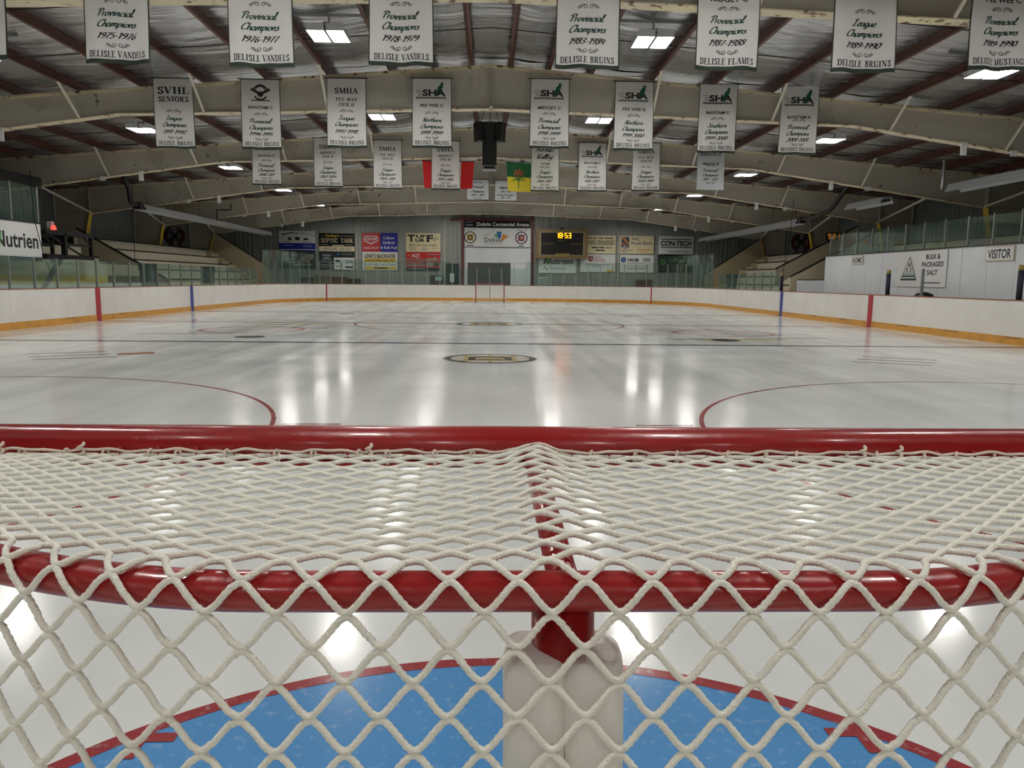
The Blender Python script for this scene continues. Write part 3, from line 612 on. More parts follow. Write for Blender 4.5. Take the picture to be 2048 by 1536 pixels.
# ---------------------------------------------------------------- high-bay lights
LAMP = mat('lamp_diffuser', (255, 253, 247), 0.5, emit=LAMP_STRENGTH)
GALV = mat('galvanised', (168, 170, 172), 0.35, 0.8)
def lamp_meshes():
    d = {}
    for k, x in (('a', -.19), ('b', .19)):
        m = MB(); m.box(x - .14, x + .14, -.36, .36, -.004, .0); d['diffuser' + k] = m.mesh('diffuser', LAMP)
        m = MB()
        pr = [(x - .175, -.03), (x - .165, -.03), (x - .12, .09), (x + .12, .09), (x + .165, -.03), (x + .175, -.03), (x + .13, .105), (x - .13, .105)]
        m.extrude(pr, 'y', -.38, .38); m.box(x - .17, x + .17, -.385, -.37, -.03, .1); m.box(x - .17, x + .17, .37, .385, -.03, .1); d['reflector' + k] = m.mesh('reflector', mat('lamp_housing', (226, 228, 230), 0.3, 0.3))
    m = MB(); m.box(-.06, .06, -.25, .25, .105, .17); d['ballast'] = m.mesh('ballast_box', GALV)
    m = MB(); m.tube([(0, 0, .17), (.02, 0, .3), (0, 0, .36)], .018, 8); d['hook'] = m.mesh('hook', GALV)
    m = MB(); m.box(-.95, .95, -.02, .02, .36, .40); m.box(-.95, .95, -.05, -.03, .33, .36); d['strut'] = m.mesh('strut_channel', GALV)
    return d
LM = lamp_meshes()
BAY = {-3: 'behind the near goal', -2: 'straight above the near goal', -1: 'just before the first banner row', 0: 'between first and second banner rows', 1: 'between second and third banner rows', 2: 'just past the third banner row', 3: 'just past the small banners', 4: 'second from the end wall', 5: 'closest to the end wall'}
for iy in range(-3, 6):
    y = 16.0 + 7.6 * iy
    if y < BACK_Y + 0.7 or y > WALL_Y - 1: continue
    for x in (-10.15, -3.2, 3.2, 10.15):
        z = 6.24 if abs(x) < 5 else 5.76
        t = thing('high_bay_light', 'lit twin-panel roof light, %s row, %s side, %s' % ('inner' if abs(x) < 5 else 'outer', 'booth' if x < 0 else 'bench', BAY[iy]), 'ceiling light', (x, y, z), 'high-bay lights under the roof')
        for nm, key in (('diffuser', 'diffusera'), ('diffuser', 'diffuserb'), ('reflector', 'reflectora'), ('reflector', 'reflectorb'), ('ballast_box', 'ballast'), ('hook', 'hook'), ('strut_channel', 'strut')):
            link(nm, LM[key], t, local=True)
# ---------------------------------------------------------------- goal nets
NET_RED = mat('net_red', (152, 18, 20), 0.32, coat=0.35, bump=0.06, bscale=60, var=0.06, scale=9)
CORD = mat('cord_white', (250, 247, 234), 0.55, spec=0.4, bump=0.8, bscale=520)
for n_ in CORD.node_tree.nodes:
    if n_.type == 'BUMP': n_.inputs['Distance'].default_value = 0.0022
LACE = mat('lace_cord', (222, 206, 192), 0.75, var=0.1, scale=20)
PAD = mat('pad_vinyl', (244, 241, 236), 0.36, var=0.04, scale=6, bump=0.35, bscale=14, stretch=(2.2, 2.2, .5))
STITCH = mat('stitch', (196, 170, 164), 0.8)
def back_plan(dx, half=0.91, flat=0.25, depth=0.55, n=1.7):
    """how far the top back bar lies behind the crossbar, for a distance dx from the middle"""
    a = min(abs(dx), half)
    if a <= flat: return depth
    u = (a - flat) / (half - flat); return depth * (1 - u ** n) ** (1 / n)
def plan_curve(steps=120, half=0.91):
    """arc-length table of the back bar from middle to post"""
    pts = []
    for i in range(steps + 1):
        t = i / steps; a = half * (1 - (1 - t) ** 2.2); pts.append((a, back_plan(a)))
    L = [0]
    for i in range(steps): L.append(L[-1] + math.hypot(pts[i + 1][0] - pts[i][0], pts[i + 1][1] - pts[i][1]))
    return pts, L
PC, PL = plan_curve()
def plan_at(s):
    a = min(abs(s), PL[-1] - 1e-6); lo, hi = 0, len(PL) - 1
    while hi - lo > 1:
        mid = (lo + hi) // 2
        if PL[mid] <= a: lo = mid
        else: hi = mid
    f = (a - PL[lo]) / (PL[hi] - PL[lo]); g = 1 if s >= 0 else -1
    x = PC[lo][0] + (PC[hi][0] - PC[lo][0]) * f; d = PC[lo][1] + (PC[hi][1] - PC[lo][1]) * f
    tx, ty = PC[hi][0] - PC[lo][0], PC[hi][1] - PC[lo][1]; q = math.hypot(tx, ty)
    return g * x, d, (g * -ty / q, tx / q)     # x, depth behind the goal line, outward normal (x, depth)
TOP_Z, BAR_R, BACK_R = 1.25, 0.030, 0.0165
T1 = 0.585           # cloth length from lacing to back bar
WRAP = 0.03
SMAX = PL[-1]
def net_surface(s, t):
    """netting surface, local frame: x across, y toward the shooter (0 = goal line), z up; s along the back bar, t from the lacing backward and down"""
    x1, d1, nrm = plan_at(s); x0 = .90 * math.sin(PI / 2 * s / SMAX)
    A = (x0, -0.034, TOP_Z - 0.008); Bz = TOP_Z + 0.0215
    if t <= T1:
        k = t / T1; x = x0 + (x1 - x0) * k; y = A[1] + (-d1 + 0.004 - A[1]) * k; z = A[2] + (Bz - A[2]) * (k ** 0.8)
        span = max(0.0, d1 - .05) / .5
        cx = abs(x); lift = 0.017 * math.exp(-(cx / .034) ** 2) * max(0, 1 - k * 1.0)
        sag = 0.012 * math.sin(PI * k) * span * (1 - math.exp(-(cx / .12) ** 2))
        return (x, y, z + lift - sag)
    q = t - T1; r = BACK_R + 0.004
    if q < r * PI * .55:
        a = q / r; dy = r * math.sin(a); dz = r * math.cos(a) - r; off = 0
        return (x1 + nrm[0] * dy, -d1 - nrm[1] * dy, Bz + dz)
    h = q - r * PI * .55; a = PI * .55; dy = r * math.sin(a) + h * .16; dz = r * math.cos(a) - r - h * .985
    return (x1 + nrm[0] * dy, -d1 - nrm[1] * dy, Bz + dz)
P_CELL = 0.0535; P_ROW = 0.0535; CORD_R = 0.0028
def tri(ph):
    k = 0.72; return math.asin(k * math.sin(ph)) / math.asin(k)
def cord_rows(t0, t1, fine, cord_r=CORD_R, s_lim=None, cell=P_CELL, rowp=P_ROW):
    """wave-shaped cords; crests of one touch troughs of the next, leaving diamond meshes"""
    mb = MB(); A = (rowp / 2 - 1.15 * cord_r) / 2; lim = s_lim or SMAX - .01
    k0 = int(math.ceil(t0 / (rowp / 2))); k1 = int(math.floor(t1 / (rowp / 2)))
    per = 44 if fine else 10; nside = 10 if fine else 5
    rng = random.Random(11)
    for k in range(k0, k1 + 1):
        tc = k * rowp / 2; n = int(2 * lim / cell * per); path = []
        jit = [rng.uniform(-.0011, .0011) for _ in range(int(2 * lim / cell) + 4)]
        for i in range(n + 1):
            s = -lim + 2 * lim * i / n; ph = 2 * PI * s / cell + (PI if k % 2 else 0)
            j = jit[int((s + lim) / cell)]
            side = 1 if (k % 2) else -1
            path.append(Vector(net_surface(s + .0012 * math.sin(k * 1.7 + s * 9), max(0.0, tc + A * tri(ph) + j * math.cos(ph * .5) ** 2))))
        # tube with braid relief
        o = len(mb.v); m = len(path); N = None
        for i, p in enumerate(path):
            tt = (path[min(i + 1, m - 1)] - path[max(i - 1, 0)]).normalized()
            if N is None: N = tt.cross(Vector((0, 0, 1))).normalized()
            N = (N - tt * N.dot(tt)).normalized(); B = tt.cross(N)
            for q in range(nside):
                a = 2 * PI * q / nside
                rr = cord_r * (1 + (.11 * math.cos(3 * a + i * 2.094) + .06 * ((i * 7919 + q * 104729) % 7 - 3) / 3 if fine else 0))
                mb.v.append(tuple(p + (N * math.cos(a) + B * math.sin(a)) * rr))
        for i in range(m - 1):
            for q in range(nside): mb.f.append((o + i * nside + q, o + i * nside + (q + 1) % nside, o + (i + 1) * nside + (q + 1) % nside, o + (i + 1) * nside + q))
    return mb
def goal_net(name, label, loc, rz, near):
    e = thing(name, label, 'goal net', loc); e.rotation_euler = (0, 0, rz)
    L = lambda nm, mb, m, smooth=True, par=None: obj(nm, mb, m, par or e, smooth, local=True)
    ns = 40 if near else 10
    m = MB(); m.tube([(-.975, 0, TOP_Z), (.975, 0, TOP_Z)], BAR_R, ns); bar = L('crossbar', m, NET_RED)
    for sx in (-1, 1):
        m = MB(); m.tube([(sx * .945, 0, 0), (sx * .945, 0, TOP_Z)], BAR_R, ns); L('goal_post', m, NET_RED)
    pts = [(-a, -d, TOP_Z) for a, d in PC[::-2]] + [(a, -d, TOP_Z) for a, d in PC[2::2]]
    m = MB(); m.tube(pts, BACK_R, ns // 2 + 4); L('top_back_bar', m, NET_RED)
    m = MB(); m.tube([(0, -.02, TOP_Z - .010), (0, -.55, TOP_Z + .001)], .0135, 20 if near else 8); L('centre_top_bar', m, NET_RED)
    m = MB(); m.tube([(.0, -.527, TOP_Z - .004), (.0, -.56, 1.0), (.0, -.69, .06)], .0265, 28 if near else 8); L('centre_post', m, NET_RED if near else ALU)
    base = [(-a * 1.05, -d * 1.55, .03) for a, d in PC[::-4]] + [(a * 1.05, -d * 1.55, .03) for a, d in PC[4::4]]
    m = MB(); m.tube(base, .022, 12); L('base_frame', m, mat('net_white', (226, 224, 218), 0.4))
    if near:
        # laced rail under the crossbar with small welded eyes, lacing cord and loops
        m = MB(); m.tube([(-.9, -.027, TOP_Z - .022), (.9, -.027, TOP_Z - .022)], .005, 10); rail = L('lacing_rail', m, NET_RED)
        for i in range(33):
            x = -.88 + i * .055; m = MB(); m.tube([(x, -.028, TOP_Z + .002), (x + .003, -.034, TOP_Z + .0), (x + .003, -.035, TOP_Z - .012), (x, -.03, TOP_Z - .02)], .0022, 8); L('rail_eye', m, NET_RED, True, rail)
        rl = random.Random(5); path = []
        for i in range(260):
            x = -.89 + 1.78 * i / 259; w = math.sin(x * 2 * PI / .055 * .5)
            path.append((x, -.036 - .004 * math.sin(x * 57) , TOP_Z - .001 + .003 * max(-.6, w) + .0012 * math.sin(x * 131) + .012 * math.exp(-(x / .03) ** 2)))
        m = MB(); m.tube(path, .0021, 8); lace = L('lacing_cord', m, LACE)
        for i in range(30):
            x = -.87 + i * .0605 + rl.uniform(-.012, .012); m = MB()
            if abs(x) < .03: continue
            ring_ = [(x + .0035 * math.cos(a) * .8, -.037 + .004 * math.cos(a), TOP_Z - .009 + .010 * math.sin(a)) for a in [2 * PI * q / 14 for q in range(14)]]
            m.tube(ring_, .0021, 7, closed=True); L('lacing_loop', m, LACE, True, lace)
        for x in (-.655, -.77, .49, .545, -.24):
            m = MB(); sp = [(x + .004 * math.cos(q * .9), -.04 + .004 * math.sin(q * .9), TOP_Z - .014 + .0016 * q) for q in range(16)]; m.tube(sp, .0024, 7); L('lacing_knot', m, LACE, True, lace)
        tag(L('netting', cord_rows(0.0, T1 + .26, True, s_lim=.80), CORD), 'white braided cord netting in diamond meshes', kind='stuff')
        tag(L('lower_netting', cord_rows(T1 + .2601, T1 + 1.18, False), CORD), 'white cord netting hanging down to the base', kind='stuff')
    else:
        tag(L('netting', cord_rows(0.0, T1 + 1.15, False, .0045, cell=.10, rowp=.10), CORD), 'white cord netting', kind='stuff')
    return e
net = goal_net('goal_net', 'red framed hockey goal with braided netting and padded centre post', (0.065, 1.145, 0), -0.004, True)
goal_net('goal_net', 'small hockey goal at the far end below the garage door', (0, FAR_GOAL, 0), PI, False)
# padded sleeve on the centre post: two stuffed lobes with a seam between
def pad(e):
    zt = 1.196
    for sx in (-1, 1):
        m = MB(); n = 28; rows = 40
        def prof(a, z):
            # rounded lobe around x = sx*.026, y
            k = min(1.0, (zt - z) / .014); r = 0.78 + .22 * math.sqrt(max(0, k * (2 - k))) if k < 1 else 1.0
            wob = 1 + .02 * math.sin(z * 38 + sx) + .03 * math.sin(z * 13 + 2 * a + sx) + .035 * math.sin(5 * a + 9 * z + 2 * sx)
            c, s = math.cos(a), math.sin(a); rx, ry = .0285, .036
            x = (abs(c) ** .75) * (1 if c > 0 else -1) * rx * r * wob; y = (abs(s) ** .8) * (1 if s > 0 else -1) * ry * r * wob
            lean = -.527 - (1.25 - z) * .145
            return (sx * .0218 + x, lean + y, z)
        zs = [zt - .2 * (i / rows) ** 1.6 for i in range(rows)] + [.9, .6, .3, .04]
        for z in zs:
            for q in range(n): m.v.append(prof(2 * PI * q / n, z))
        for i in range(len(zs) - 1):
            for q in range(n): m.f.append((i * n + q, i * n + (q + 1) % n, (i + 1) * n + (q + 1) % n, (i + 1) * n + q))
        o = len(m.v)
        for rr_, dz in ((.62, .0022), (.36, .0034), (.1, .0038)):
            for q in range(n): b_ = prof(2 * PI * q / n, zt); c_ = (sx * .0218, -.527 - (1.25 - zt) * .145); m.v.append((c_[0] + (b_[0] - c_[0]) * rr_ / .78, c_[1] + (b_[1] - c_[1]) * rr_ / .78, zt + dz))
        for q in range(n): m.f.append((o + q, o + (q + 1) % n, (q + 1) % n, q)); m.f.append((o + n + q, o + n + (q + 1) % n, o + (q + 1) % n, o + q)); m.f.append((o + 2 * n + q, o + 2 * n + (q + 1) % n, o + n + (q + 1) % n, o + n + q))
        m.f.append(tuple(o + 2 * n + q for q in range(n))); m.f.append(tuple((len(zs) - 1) * n + q for q in range(n - 1, -1, -1)))
        p = obj('post_pad', m, PAD, e, True, local=True); tag(p, 'off-white vinyl pad around the centre post')
        # piping round the top edge and the line of stitching
        rim = [prof(2 * PI * q / 40, zt - .004) for q in range(40)]
        mm = MB(); mm.tube(rim, .0026, 8, closed=True); obj('piping', mm, PAD, p, True)
        if sx > 0:
            for i in range(16):
                a = -PI / 2 + .35; z = zt - .014 - i * .0075; q0 = prof(a, z); q1 = prof(a, z - .0045); mm = MB()
                mm.tube([(q0[0], q0[1] - .0012, q0[2]), (q1[0], q1[1] - .0012, q1[2])], .0008, 5); obj('stitch', mm, STITCH, p)
pad(net)
# ---------------------------------------------------------------- banners
CLOTH = cloth_mat('banner_cloth', (249, 248, 246))
CLOTH2 = cloth_mat('banner_plain', (228, 232, 236))
HEM = mat('banner_hem', (52, 66, 54), 0.7)
INK = mat('ink_black', (26, 28, 30), 0.6); INK_GREEN = mat('ink_green', (18, 66, 56), 0.6); INK_LOGO = mat('logo_green', (14, 84, 64), 0.6)
PIPE = mat('banner_pipe', (54, 56, 52), 0.5)
N_BAN = [0]
def player(u, v, h):
    """crouching skater silhouette used in the association mark"""
    P = [(0, 0), (.14, .06), (.2, .22), (.3, .34), (.36, .3), (.44, .36), (.4, .46), (.5, .58), (.5, .74), (.56, .84), (.5, .98), (.38, 1.0), (.3, .9), (.32, .8), (.2, .74), (.08, .56), (.02, .36), (-.1, .14)]
    return poly([(u + a * h, v + b * h) for a, b in P])
def banner(label, X, Y, ztop, h, w, lines, mark=None, border=True, group=None, wave=1.0):
    r = random.Random(N_BAN[0] * 13 + 3); N_BAN[0] += 1
    p1, p2, p3 = r.uniform(0, 6), r.uniform(0, 6), r.uniform(0, 6)
    def bend(u, v):
        k = -v / h
        return 1.5 * wave * (.018 * math.sin(u * 9 / w * .9 + p1 + k * 1.5) * (.25 + k) + .012 * math.sin(u * 17 / w * .9 + p2 - k * 2) * k + .010 * math.sin(k * 5 + p3))
    F_ = Face((X, Y, ztop), (1, 0, 0), (0, 0, 1), (0, -1, 0), bend)
    e = thing('banner', label, 'banner', (X, Y, ztop - h), group)
    mb = MB(); nu, nv = 24, 30
    flare = lambda v: 1 + .03 * (-v / h)
    o0 = lambda a, b, d: F_.at((a - .5) * w * flare(-b * h), -b * h, d)
    mb.grid(lambda a, b: o0(a, b, 0.0), nu, nv)
    obj('cloth', mb, CLOTH if border else CLOTH2, e, True)
    if border:
        for nm, a0, a1, b0, b1 in (('side_hem', -.004, .012, 0, 1), ('side_hem', .988, 1.004, 0, 1), ('bottom_hem', 0, 1, .968, 1.004)):
            mb = MB(); n1, n2 = (1, nv) if nm[0] == 's' else (nu, 2)
            mb.grid(lambda a, b: o0(a0 + (a1 - a0) * a, b0 + (b1 - b0) * b, .003), n1, n2); o = len(mb.v); mb.grid(lambda a, b: o0(a0 + (a1 - a0) * (1 - a), b0 + (b1 - b0) * b, -.006), n1, n2)
            obj(nm, mb, HEM, e, True)
    m = MB(); m.tube([(X - w * .56, Y + .004, ztop + .01), (X + w * .56, Y + .004, ztop + .01)], .014, 8); obj('hanging_pipe', m, PIPE, e, True)
    for sx in (-1, 1):
        m = MB(); m.tube([(X + sx * w * .5, Y + .004, ztop + .02), (X + sx * w * .5, Y + .16, ztop + .2 if ztop > 6 else ztop + .1)], .004, 5); obj('hanging_wire', m, PIPE, e)
    for text, style, k, hh, wd, ink in lines:
        if style == 'flourish': F_.decal('ornament', flourish(0, -k * h, wd * w, text == 'flip'), .005, ink, e)
        else: F_.decal('lettering', place(outline(text, style), 0, -k * h, hh * h, wd * w), .005, ink, e)
    if mark == 'sha':
        y = -.2 * h
        F_.decal('association_mark', merge(place(outline('SHA', 'black'), .06 * w, y, .09 * h, .6 * w), *[rect(-.02 * w + (q - 7.5) * .76 * w / 16, y - .075 * h, .76 * w / 16, .022 * h) for q in range(16)]), .005, INK, e)
        F_.decal('association_mark', merge(*[rect(-.26 * w - .03 * w * q, y - .04 * h + .024 * h * q, .2 * w - .02 * w * q, .005 * h) for q in range(4)]), .003, INK, e)
        F_.decal('skater_mark', player(.13 * w, y - .03 * h, .18 * h), .0075, INK_LOGO, e)
        F_.decal('association_name', place(outline('SASKATCHEWAN HOCKEY ASSOCIATION', 'bold'), -.02 * w, y - .075 * h, .009 * h, .7 * w), .007, CLOTH, e)
    if mark == 'crest':
        y = -.18 * h
        F_.decal('crest', merge(ring(0, y, .13 * w, .19 * w, 32, .5, PI - .5), ring(0, y - .01 * h, .15 * w, .19 * w, 32, PI + .55, 2 * PI - .55), rect(0, y - .12 * h, .46 * w, .014 * h), *[poly([(sx * .26 * w, y + .03 * h), (sx * .2 * w, y + .06 * h), (-sx * .08 * w, y - .04 * h), (-sx * .04 * w, y - .06 * h)]) for sx in (-1, 1)], disc(0, y - .03 * h, .07 * w, 20)), .003, INK, e)
    return e
def lower(kind, years, team, d=0.0, big=False):
    wide = {'Provincial': .58, 'League': .42, 'Northern': .50, 'Southern': .50}[kind]
    L = [('', 'flourish', .475 + d, .03, .34, INK), (kind, 'script', .565 + d, .062, wide, INK_GREEN), ('Champions', 'script', .658 + d, .062, .6, INK_GREEN),
         (years, 'script', .765 + d * .6, .05, .6, INK), ('flip', 'flourish', .84 + d * .3, .03, .34, INK)]
    if team: L.append((team, 'serif', .925, .055, .88, INK))
    return L
G1, G2, G3, G4 = 'first row of banners from the near goal', 'second row of banners', 'third row of banners', 'small borderless banners'
def head(t, style='bold', k=.385, hh=.045, wd=.6): return [(t, style, k, hh, wd, INK)]
Y1, Y2, Y3, Y4 = FRAME_Y[2] - .32, FRAME_Y[3] - .32, FRAME_Y[4] - .32, FRAME_Y[5] - .32
HB = 1.62
for X, zb, kind, yr, team, hd in ((-7.46, 4.60, 'Provincial', '1974-1975', 'DELISLE VANDELS', []), (-5.42, 4.57, 'Provincial', '1975-1976', 'DELISLE VANDELS', []), (-3.35, 4.56, 'Provincial', '1976-1977', 'DELISLE VANDELS', []), (-1.32, 4.61, 'Provincial', '1978-1979', 'DELISLE VANDELS', []),
        (1.42, 4.62, 'Provincial', '1983-1984', 'DELISLE BRUINS', head('SENIOR C')), (3.49, 4.63, 'Provincial', '1987-1988', 'DELISLE FLAMES', head('MIDGET C')), (5.54, 4.63, 'League', '1989-1990', 'DELISLE BRUINS', []), (7.61, 4.70, 'Provincial', '1989-1990', 'DELISLE MUSTANGS', head('PEE WEE C'))):
    lab = 'white banner with a green hem dated %s above %s' % (yr, team)
    if X < -7: lab = 'white banner at the end of its row, past the banner dated 1975-1976'
    banner(lab, X, Y1, zb + HB, HB, .92, hd + lower(kind, yr if X > -7 else '', team, 0.0) if X > -7 else lower(kind, ' ', None)[:2], group=G1)
SM = lambda a, b: [('SMHA', 'serif', .175, .08, .6, INK), (a, 'serif_italic', .30, .045, .56, INK), (b, 'serif_italic', .375, .045, .42, INK)]
for X, zb, kind, yr, hd, mk in ((-7.64, 4.59, 'League', '1991-1992', [('SVHL', 'serif', .17, .10, .78, INK), ('SENIORS', 'serif', .295, .075, .76, INK)], None), (-5.56, 4.60, 'Provincial', '1994-1995', head('BANTAM C', 'bold', .40), 'crest'),
        (-3.50, 4.66, 'League', '1997-1998', SM('PEE WEE', 'TIER II'), None), (-1.44, 4.69, 'Northern', '1998-1999', head('PEE WEE C'), 'sha'), (1.43, 4.72, 'Provincial', '1998-1999', head('MIDGET C', k=.41), 'sha'),
        (3.50, 4.70, 'Northern', '1999-2000', head('PEE WEE B', k=.40), 'sha'), (5.57, 4.67, 'Southern', '1999-2000', head('BANTAM C', k=.41), 'sha'), (7.60, 4.66, 'Provincial', '2000-2001', head('BANTAM A', k=.45), 'sha')):
    what = {None: 'serif heading', 'crest': 'round black crest', 'sha': 'green skater mark'}[mk]
    banner('white banner dated %s with %s and words %s' % (yr, what, hd[-1][0] if mk else hd[0][0] + ' ' + hd[1][0]), X, Y2, zb + HB, HB, .94, hd + lower(kind, yr, 'DELISLE BRUINS', .03 if mk else 0), mk, group=G2)
for X, zb, kind, yr, hd, mk, bd in ((-7.60, 4.62, 'Provincial', '2000-2001', head('SENIOR C', k=.40), 'sha', True), (-5.53, 4.58, 'League', '2003-2004', SM('MIDGET', 'TIER II'), None, True), (-3.51, 4.54, 'League', '2005-2006', SM('PEE WEE', 'TIER III'), None, True),
        (-1.54, 4.54, 'League', '2005-2006', SM('MIDGET', 'TIER III'), None, True), (1.86, 4.53, 'League', '2006-2007', [('Fertile', 'script', .13, .09, .66, INK), ('Valley', 'script', .28, .09, .6, INK), ('ATOM', 'bold', .425, .04, .3, INK)], None, True),
        (3.49, 4.55, 'Northern', '2006-2007', head('BANTAM C', k=.41), 'sha', True), (5.34, 4.58, 'League', '2008-2009', SM('PEE WEE', 'TIER III'), None, True), (7.59, 4.66, 'Provincial', '2011 - 2012', head('MIDGET B', 'black', .46), 'sha', False)):
    what = {None: 'lettered', 'sha': 'green skater mark and'}[mk]
    banner('white banner dated %s, %s %s' % (yr.replace(' ', ''), what, hd[-1][0] if mk else hd[0][0] + ' ' + hd[1][0]) + (' hung clear of the flags' if X < -3 else ' hung behind the taller rows'), X, Y3, zb + HB, HB, .95 if bd else .92,
           hd + lower(kind, yr, 'DELISLE BRUINS' if bd else None, .03), mk, bd, group=G3, wave=1 if bd else .3)
banner('small borderless banner lettered Champions 2011-2012', -.56, Y4, 5.85, .85, .92, [('Provincial', 'script', .36, .12, .6, INK), ('Champions', 'script', .58, .12, .62, INK), ('2011 - 2012', 'script', .78, .10, .66, INK), ('', 'flourish', .16, .03, .4, INK), ('flip', 'flourish', .94, .03, .4, INK)], None, False, G4, .2)
banner('small borderless banner lettered PEEWEE', .67, Y4, 5.82, .85, .92, [('PEEWEE', 'black', .36, .10, .6, INK), ('', 'flourish', .57, .03, .5, INK), ('Provincial Champions', 'script', .72, .08, .86, INK), ('2011 - 2012', 'script', .86, .07, .5, INK)], None, False, G4, .2)
# ---------------------------------------------------------------- two flags below the third frame
def flag(label, X, Y, ztop, w, h, fields, extra=None, skew=0.0):
    def bend(u, v): return .02 * math.sin(u * 6 + 1) + .012 * math.sin(v * 7 + u * 4)
    F_ = Face((X, Y, ztop), (1, 0, 0), (0, 0, 1), (0, -1, 0), bend); e = thing('flag', label, 'flag', (X, Y, ztop - h))
    for nm, u0, u1, v0, v1, m in fields:
        mb = MB(); f = lambda a, b, d: F_.at((u0 + (u1 - u0) * a - .5) * w * (1 - .07 * (v0 + (v1 - v0) * b)), -(v0 + (v1 - v0) * b) * h - .03 * math.sin(3 * (u0 + (u1 - u0) * a)), d)
        mb.grid(lambda a, b: f(a, b, 0), 14, 14); mb.grid(lambda a, b: f(1 - a, b, -.004), 14, 14); obj(nm, mb, m, e, True)
    if extra: extra(F_, e)
    m = MB(); m.tube([(X - w * .52, Y, ztop + .01), (X + w * .52, Y, ztop - .01)], .012, 8); obj('hanging_pipe', m, PIPE, e, True)
    return e
F_RED = mat('flag_red', (206, 26, 30), 0.7); F_WHITE = mat('flag_white', (226, 224, 220), 0.7); F_GREEN = mat('flag_green', (26, 104, 58), 0.7); F_YEL = mat('flag_yellow', (240, 218, 60), 0.7)
def leaf(F_, e):
    P = [(0, 1), (.12, .72), (.3, .8), (.24, .42), (.5, .55), (.56, .42), (.86, .45), (.74, .2), (.84, .1), (.4, -.28), (.46, -.42), (.04, -.36), (.04, -.8), (-.04, -.8)]
    P = P + [(-x, y) for x, y in P[::-1] if x > .04]
    F_.decal('maple_leaf', poly([(x * .3, -.47 + y * .32) for x, y in P]), .004, F_RED, e)
flag('red and white flag behind a banner below the roof frame', -1.48, FRAME_Y[4] + .28, 5.60, 1.80, .93, [('red_field', 0, .25, 0, 1, F_RED), ('white_field', .25, .75, 0, 1, F_WHITE), ('red_field', .75, 1, 0, 1, F_RED)], leaf)
def lily(F_, e):
    st = ([], [])
    for k in range(7):
        a = PI * (.05 + .9 * k / 6); stroke(st, catmull([(-.47, -.62), (-.47 + .1 * math.cos(a), -.62 + .12 * math.sin(a)), (-.47 + .24 * math.cos(a), -.62 + .1 * math.sin(a) - .02 * abs(math.cos(a)))], 4), lambda dx, dy: .011)
    stroke(st, [(-.47, -.5), (-.47, -.9)], lambda dx, dy: .012); F_.decal('lily_stem', st, .005, F_GREEN, e)
    F_.decal('lily_bloom', merge(*[poly([(-.47, -.36), (-.47 + .16 * math.cos(a - .25), -.36 + .12 * math.sin(a - .25)), (-.47 + .2 * math.cos(a), -.36 + .15 * math.sin(a)), (-.47 + .16 * math.cos(a + .25), -.36 + .12 * math.sin(a + .25))]) for a in [2 * PI * q / 6 + .3 for q in range(6)]]), .005, mat('lily_orange', (226, 84, 48), 0.7), e)
flag('green and yellow flag with an orange lily', 1.45, FRAME_Y[4] + .28, 5.58, 1.80, .98, [('green_field', 0, 1, 0, .5, F_GREEN), ('yellow_field', 0, 1, .5, 1, F_YEL)], lily)
# ---------------------------------------------------------------- advertising signs on the end wall
SIGN_RED = mat('sign_red', (190, 34, 30), 0.4); SIGN_BLUE = mat('sign_blue', (28, 36, 150), 0.4); SIGN_YEL = mat('sign_yellow', (226, 190, 50), 0.4); SIGN_CREAM = mat('sign_cream', (226, 212, 172), 0.4)
SIGN_NAVY = mat('sign_navy', (26, 30, 70), 0.4); SIGN_GREEN = mat('sign_green', (70, 150, 60), 0.4); SIGN_DKGREEN = mat('sign_dark_green', (16, 34, 22), 0.4); SIGN_GREY = mat('sign_grey', (120, 122, 122), 0.4)
SIGN_MAROON = mat('sign_maroon', (150, 40, 56), 0.4); SIGN_ORANGE = mat('sign_orange', (216, 132, 44), 0.4); SIGN_SKY = mat('sign_sky', (46, 104, 176), 0.4); SIGN_DARK = mat('sign_dark', (34, 40, 42), 0.4)
SIGN_STONE = mat('sign_stone', (150, 140, 124), 0.5); SIGN_ROSE = mat('sign_rose', (160, 92, 84), 0.4); SIGN_PALE = mat('sign_pale', (150, 164, 166), 0.4); SIGN_PLUM = mat('sign_plum', (92, 70, 62), 0.4)
def sign(name, label, face, w, h, base, items, cat='sign', thick=.03, group=None, frame=None):
    e = thing(name, label, cat, face.O - face.U * (h / 2), group); O, R, U, N = face.O, face.R, face.U, face.N
    mb = MB(); c = lambda u, v, d: face.at(u, v, d)
    mb.hexa([c(-w / 2, -h / 2, -thick), c(w / 2, -h / 2, -thick), c(w / 2, -h / 2, 0), c(-w / 2, -h / 2, 0)], [c(-w / 2, h / 2, -thick), c(w / 2, h / 2, -thick), c(w / 2, h / 2, 0), c(-w / 2, h / 2, 0)])
    obj('board', mb, base, e)
    d = .002
    for it in items:
        nm, shape, m = it[:3]; d += .0015
        for sh in (shape if isinstance(shape, list) else [shape]): face.decal(nm, sh, d, m, e)
    return e
def multi(*s): return list(s)
def EW(X, z, y=WALL_Y - .075): return Face((X, y, z), (1, 0, 0), (0, 0, 1), (0, -1, 0))
T = lambda s, u, v, h, w, st='bold': place(outline(s, st), u, v, h, w)
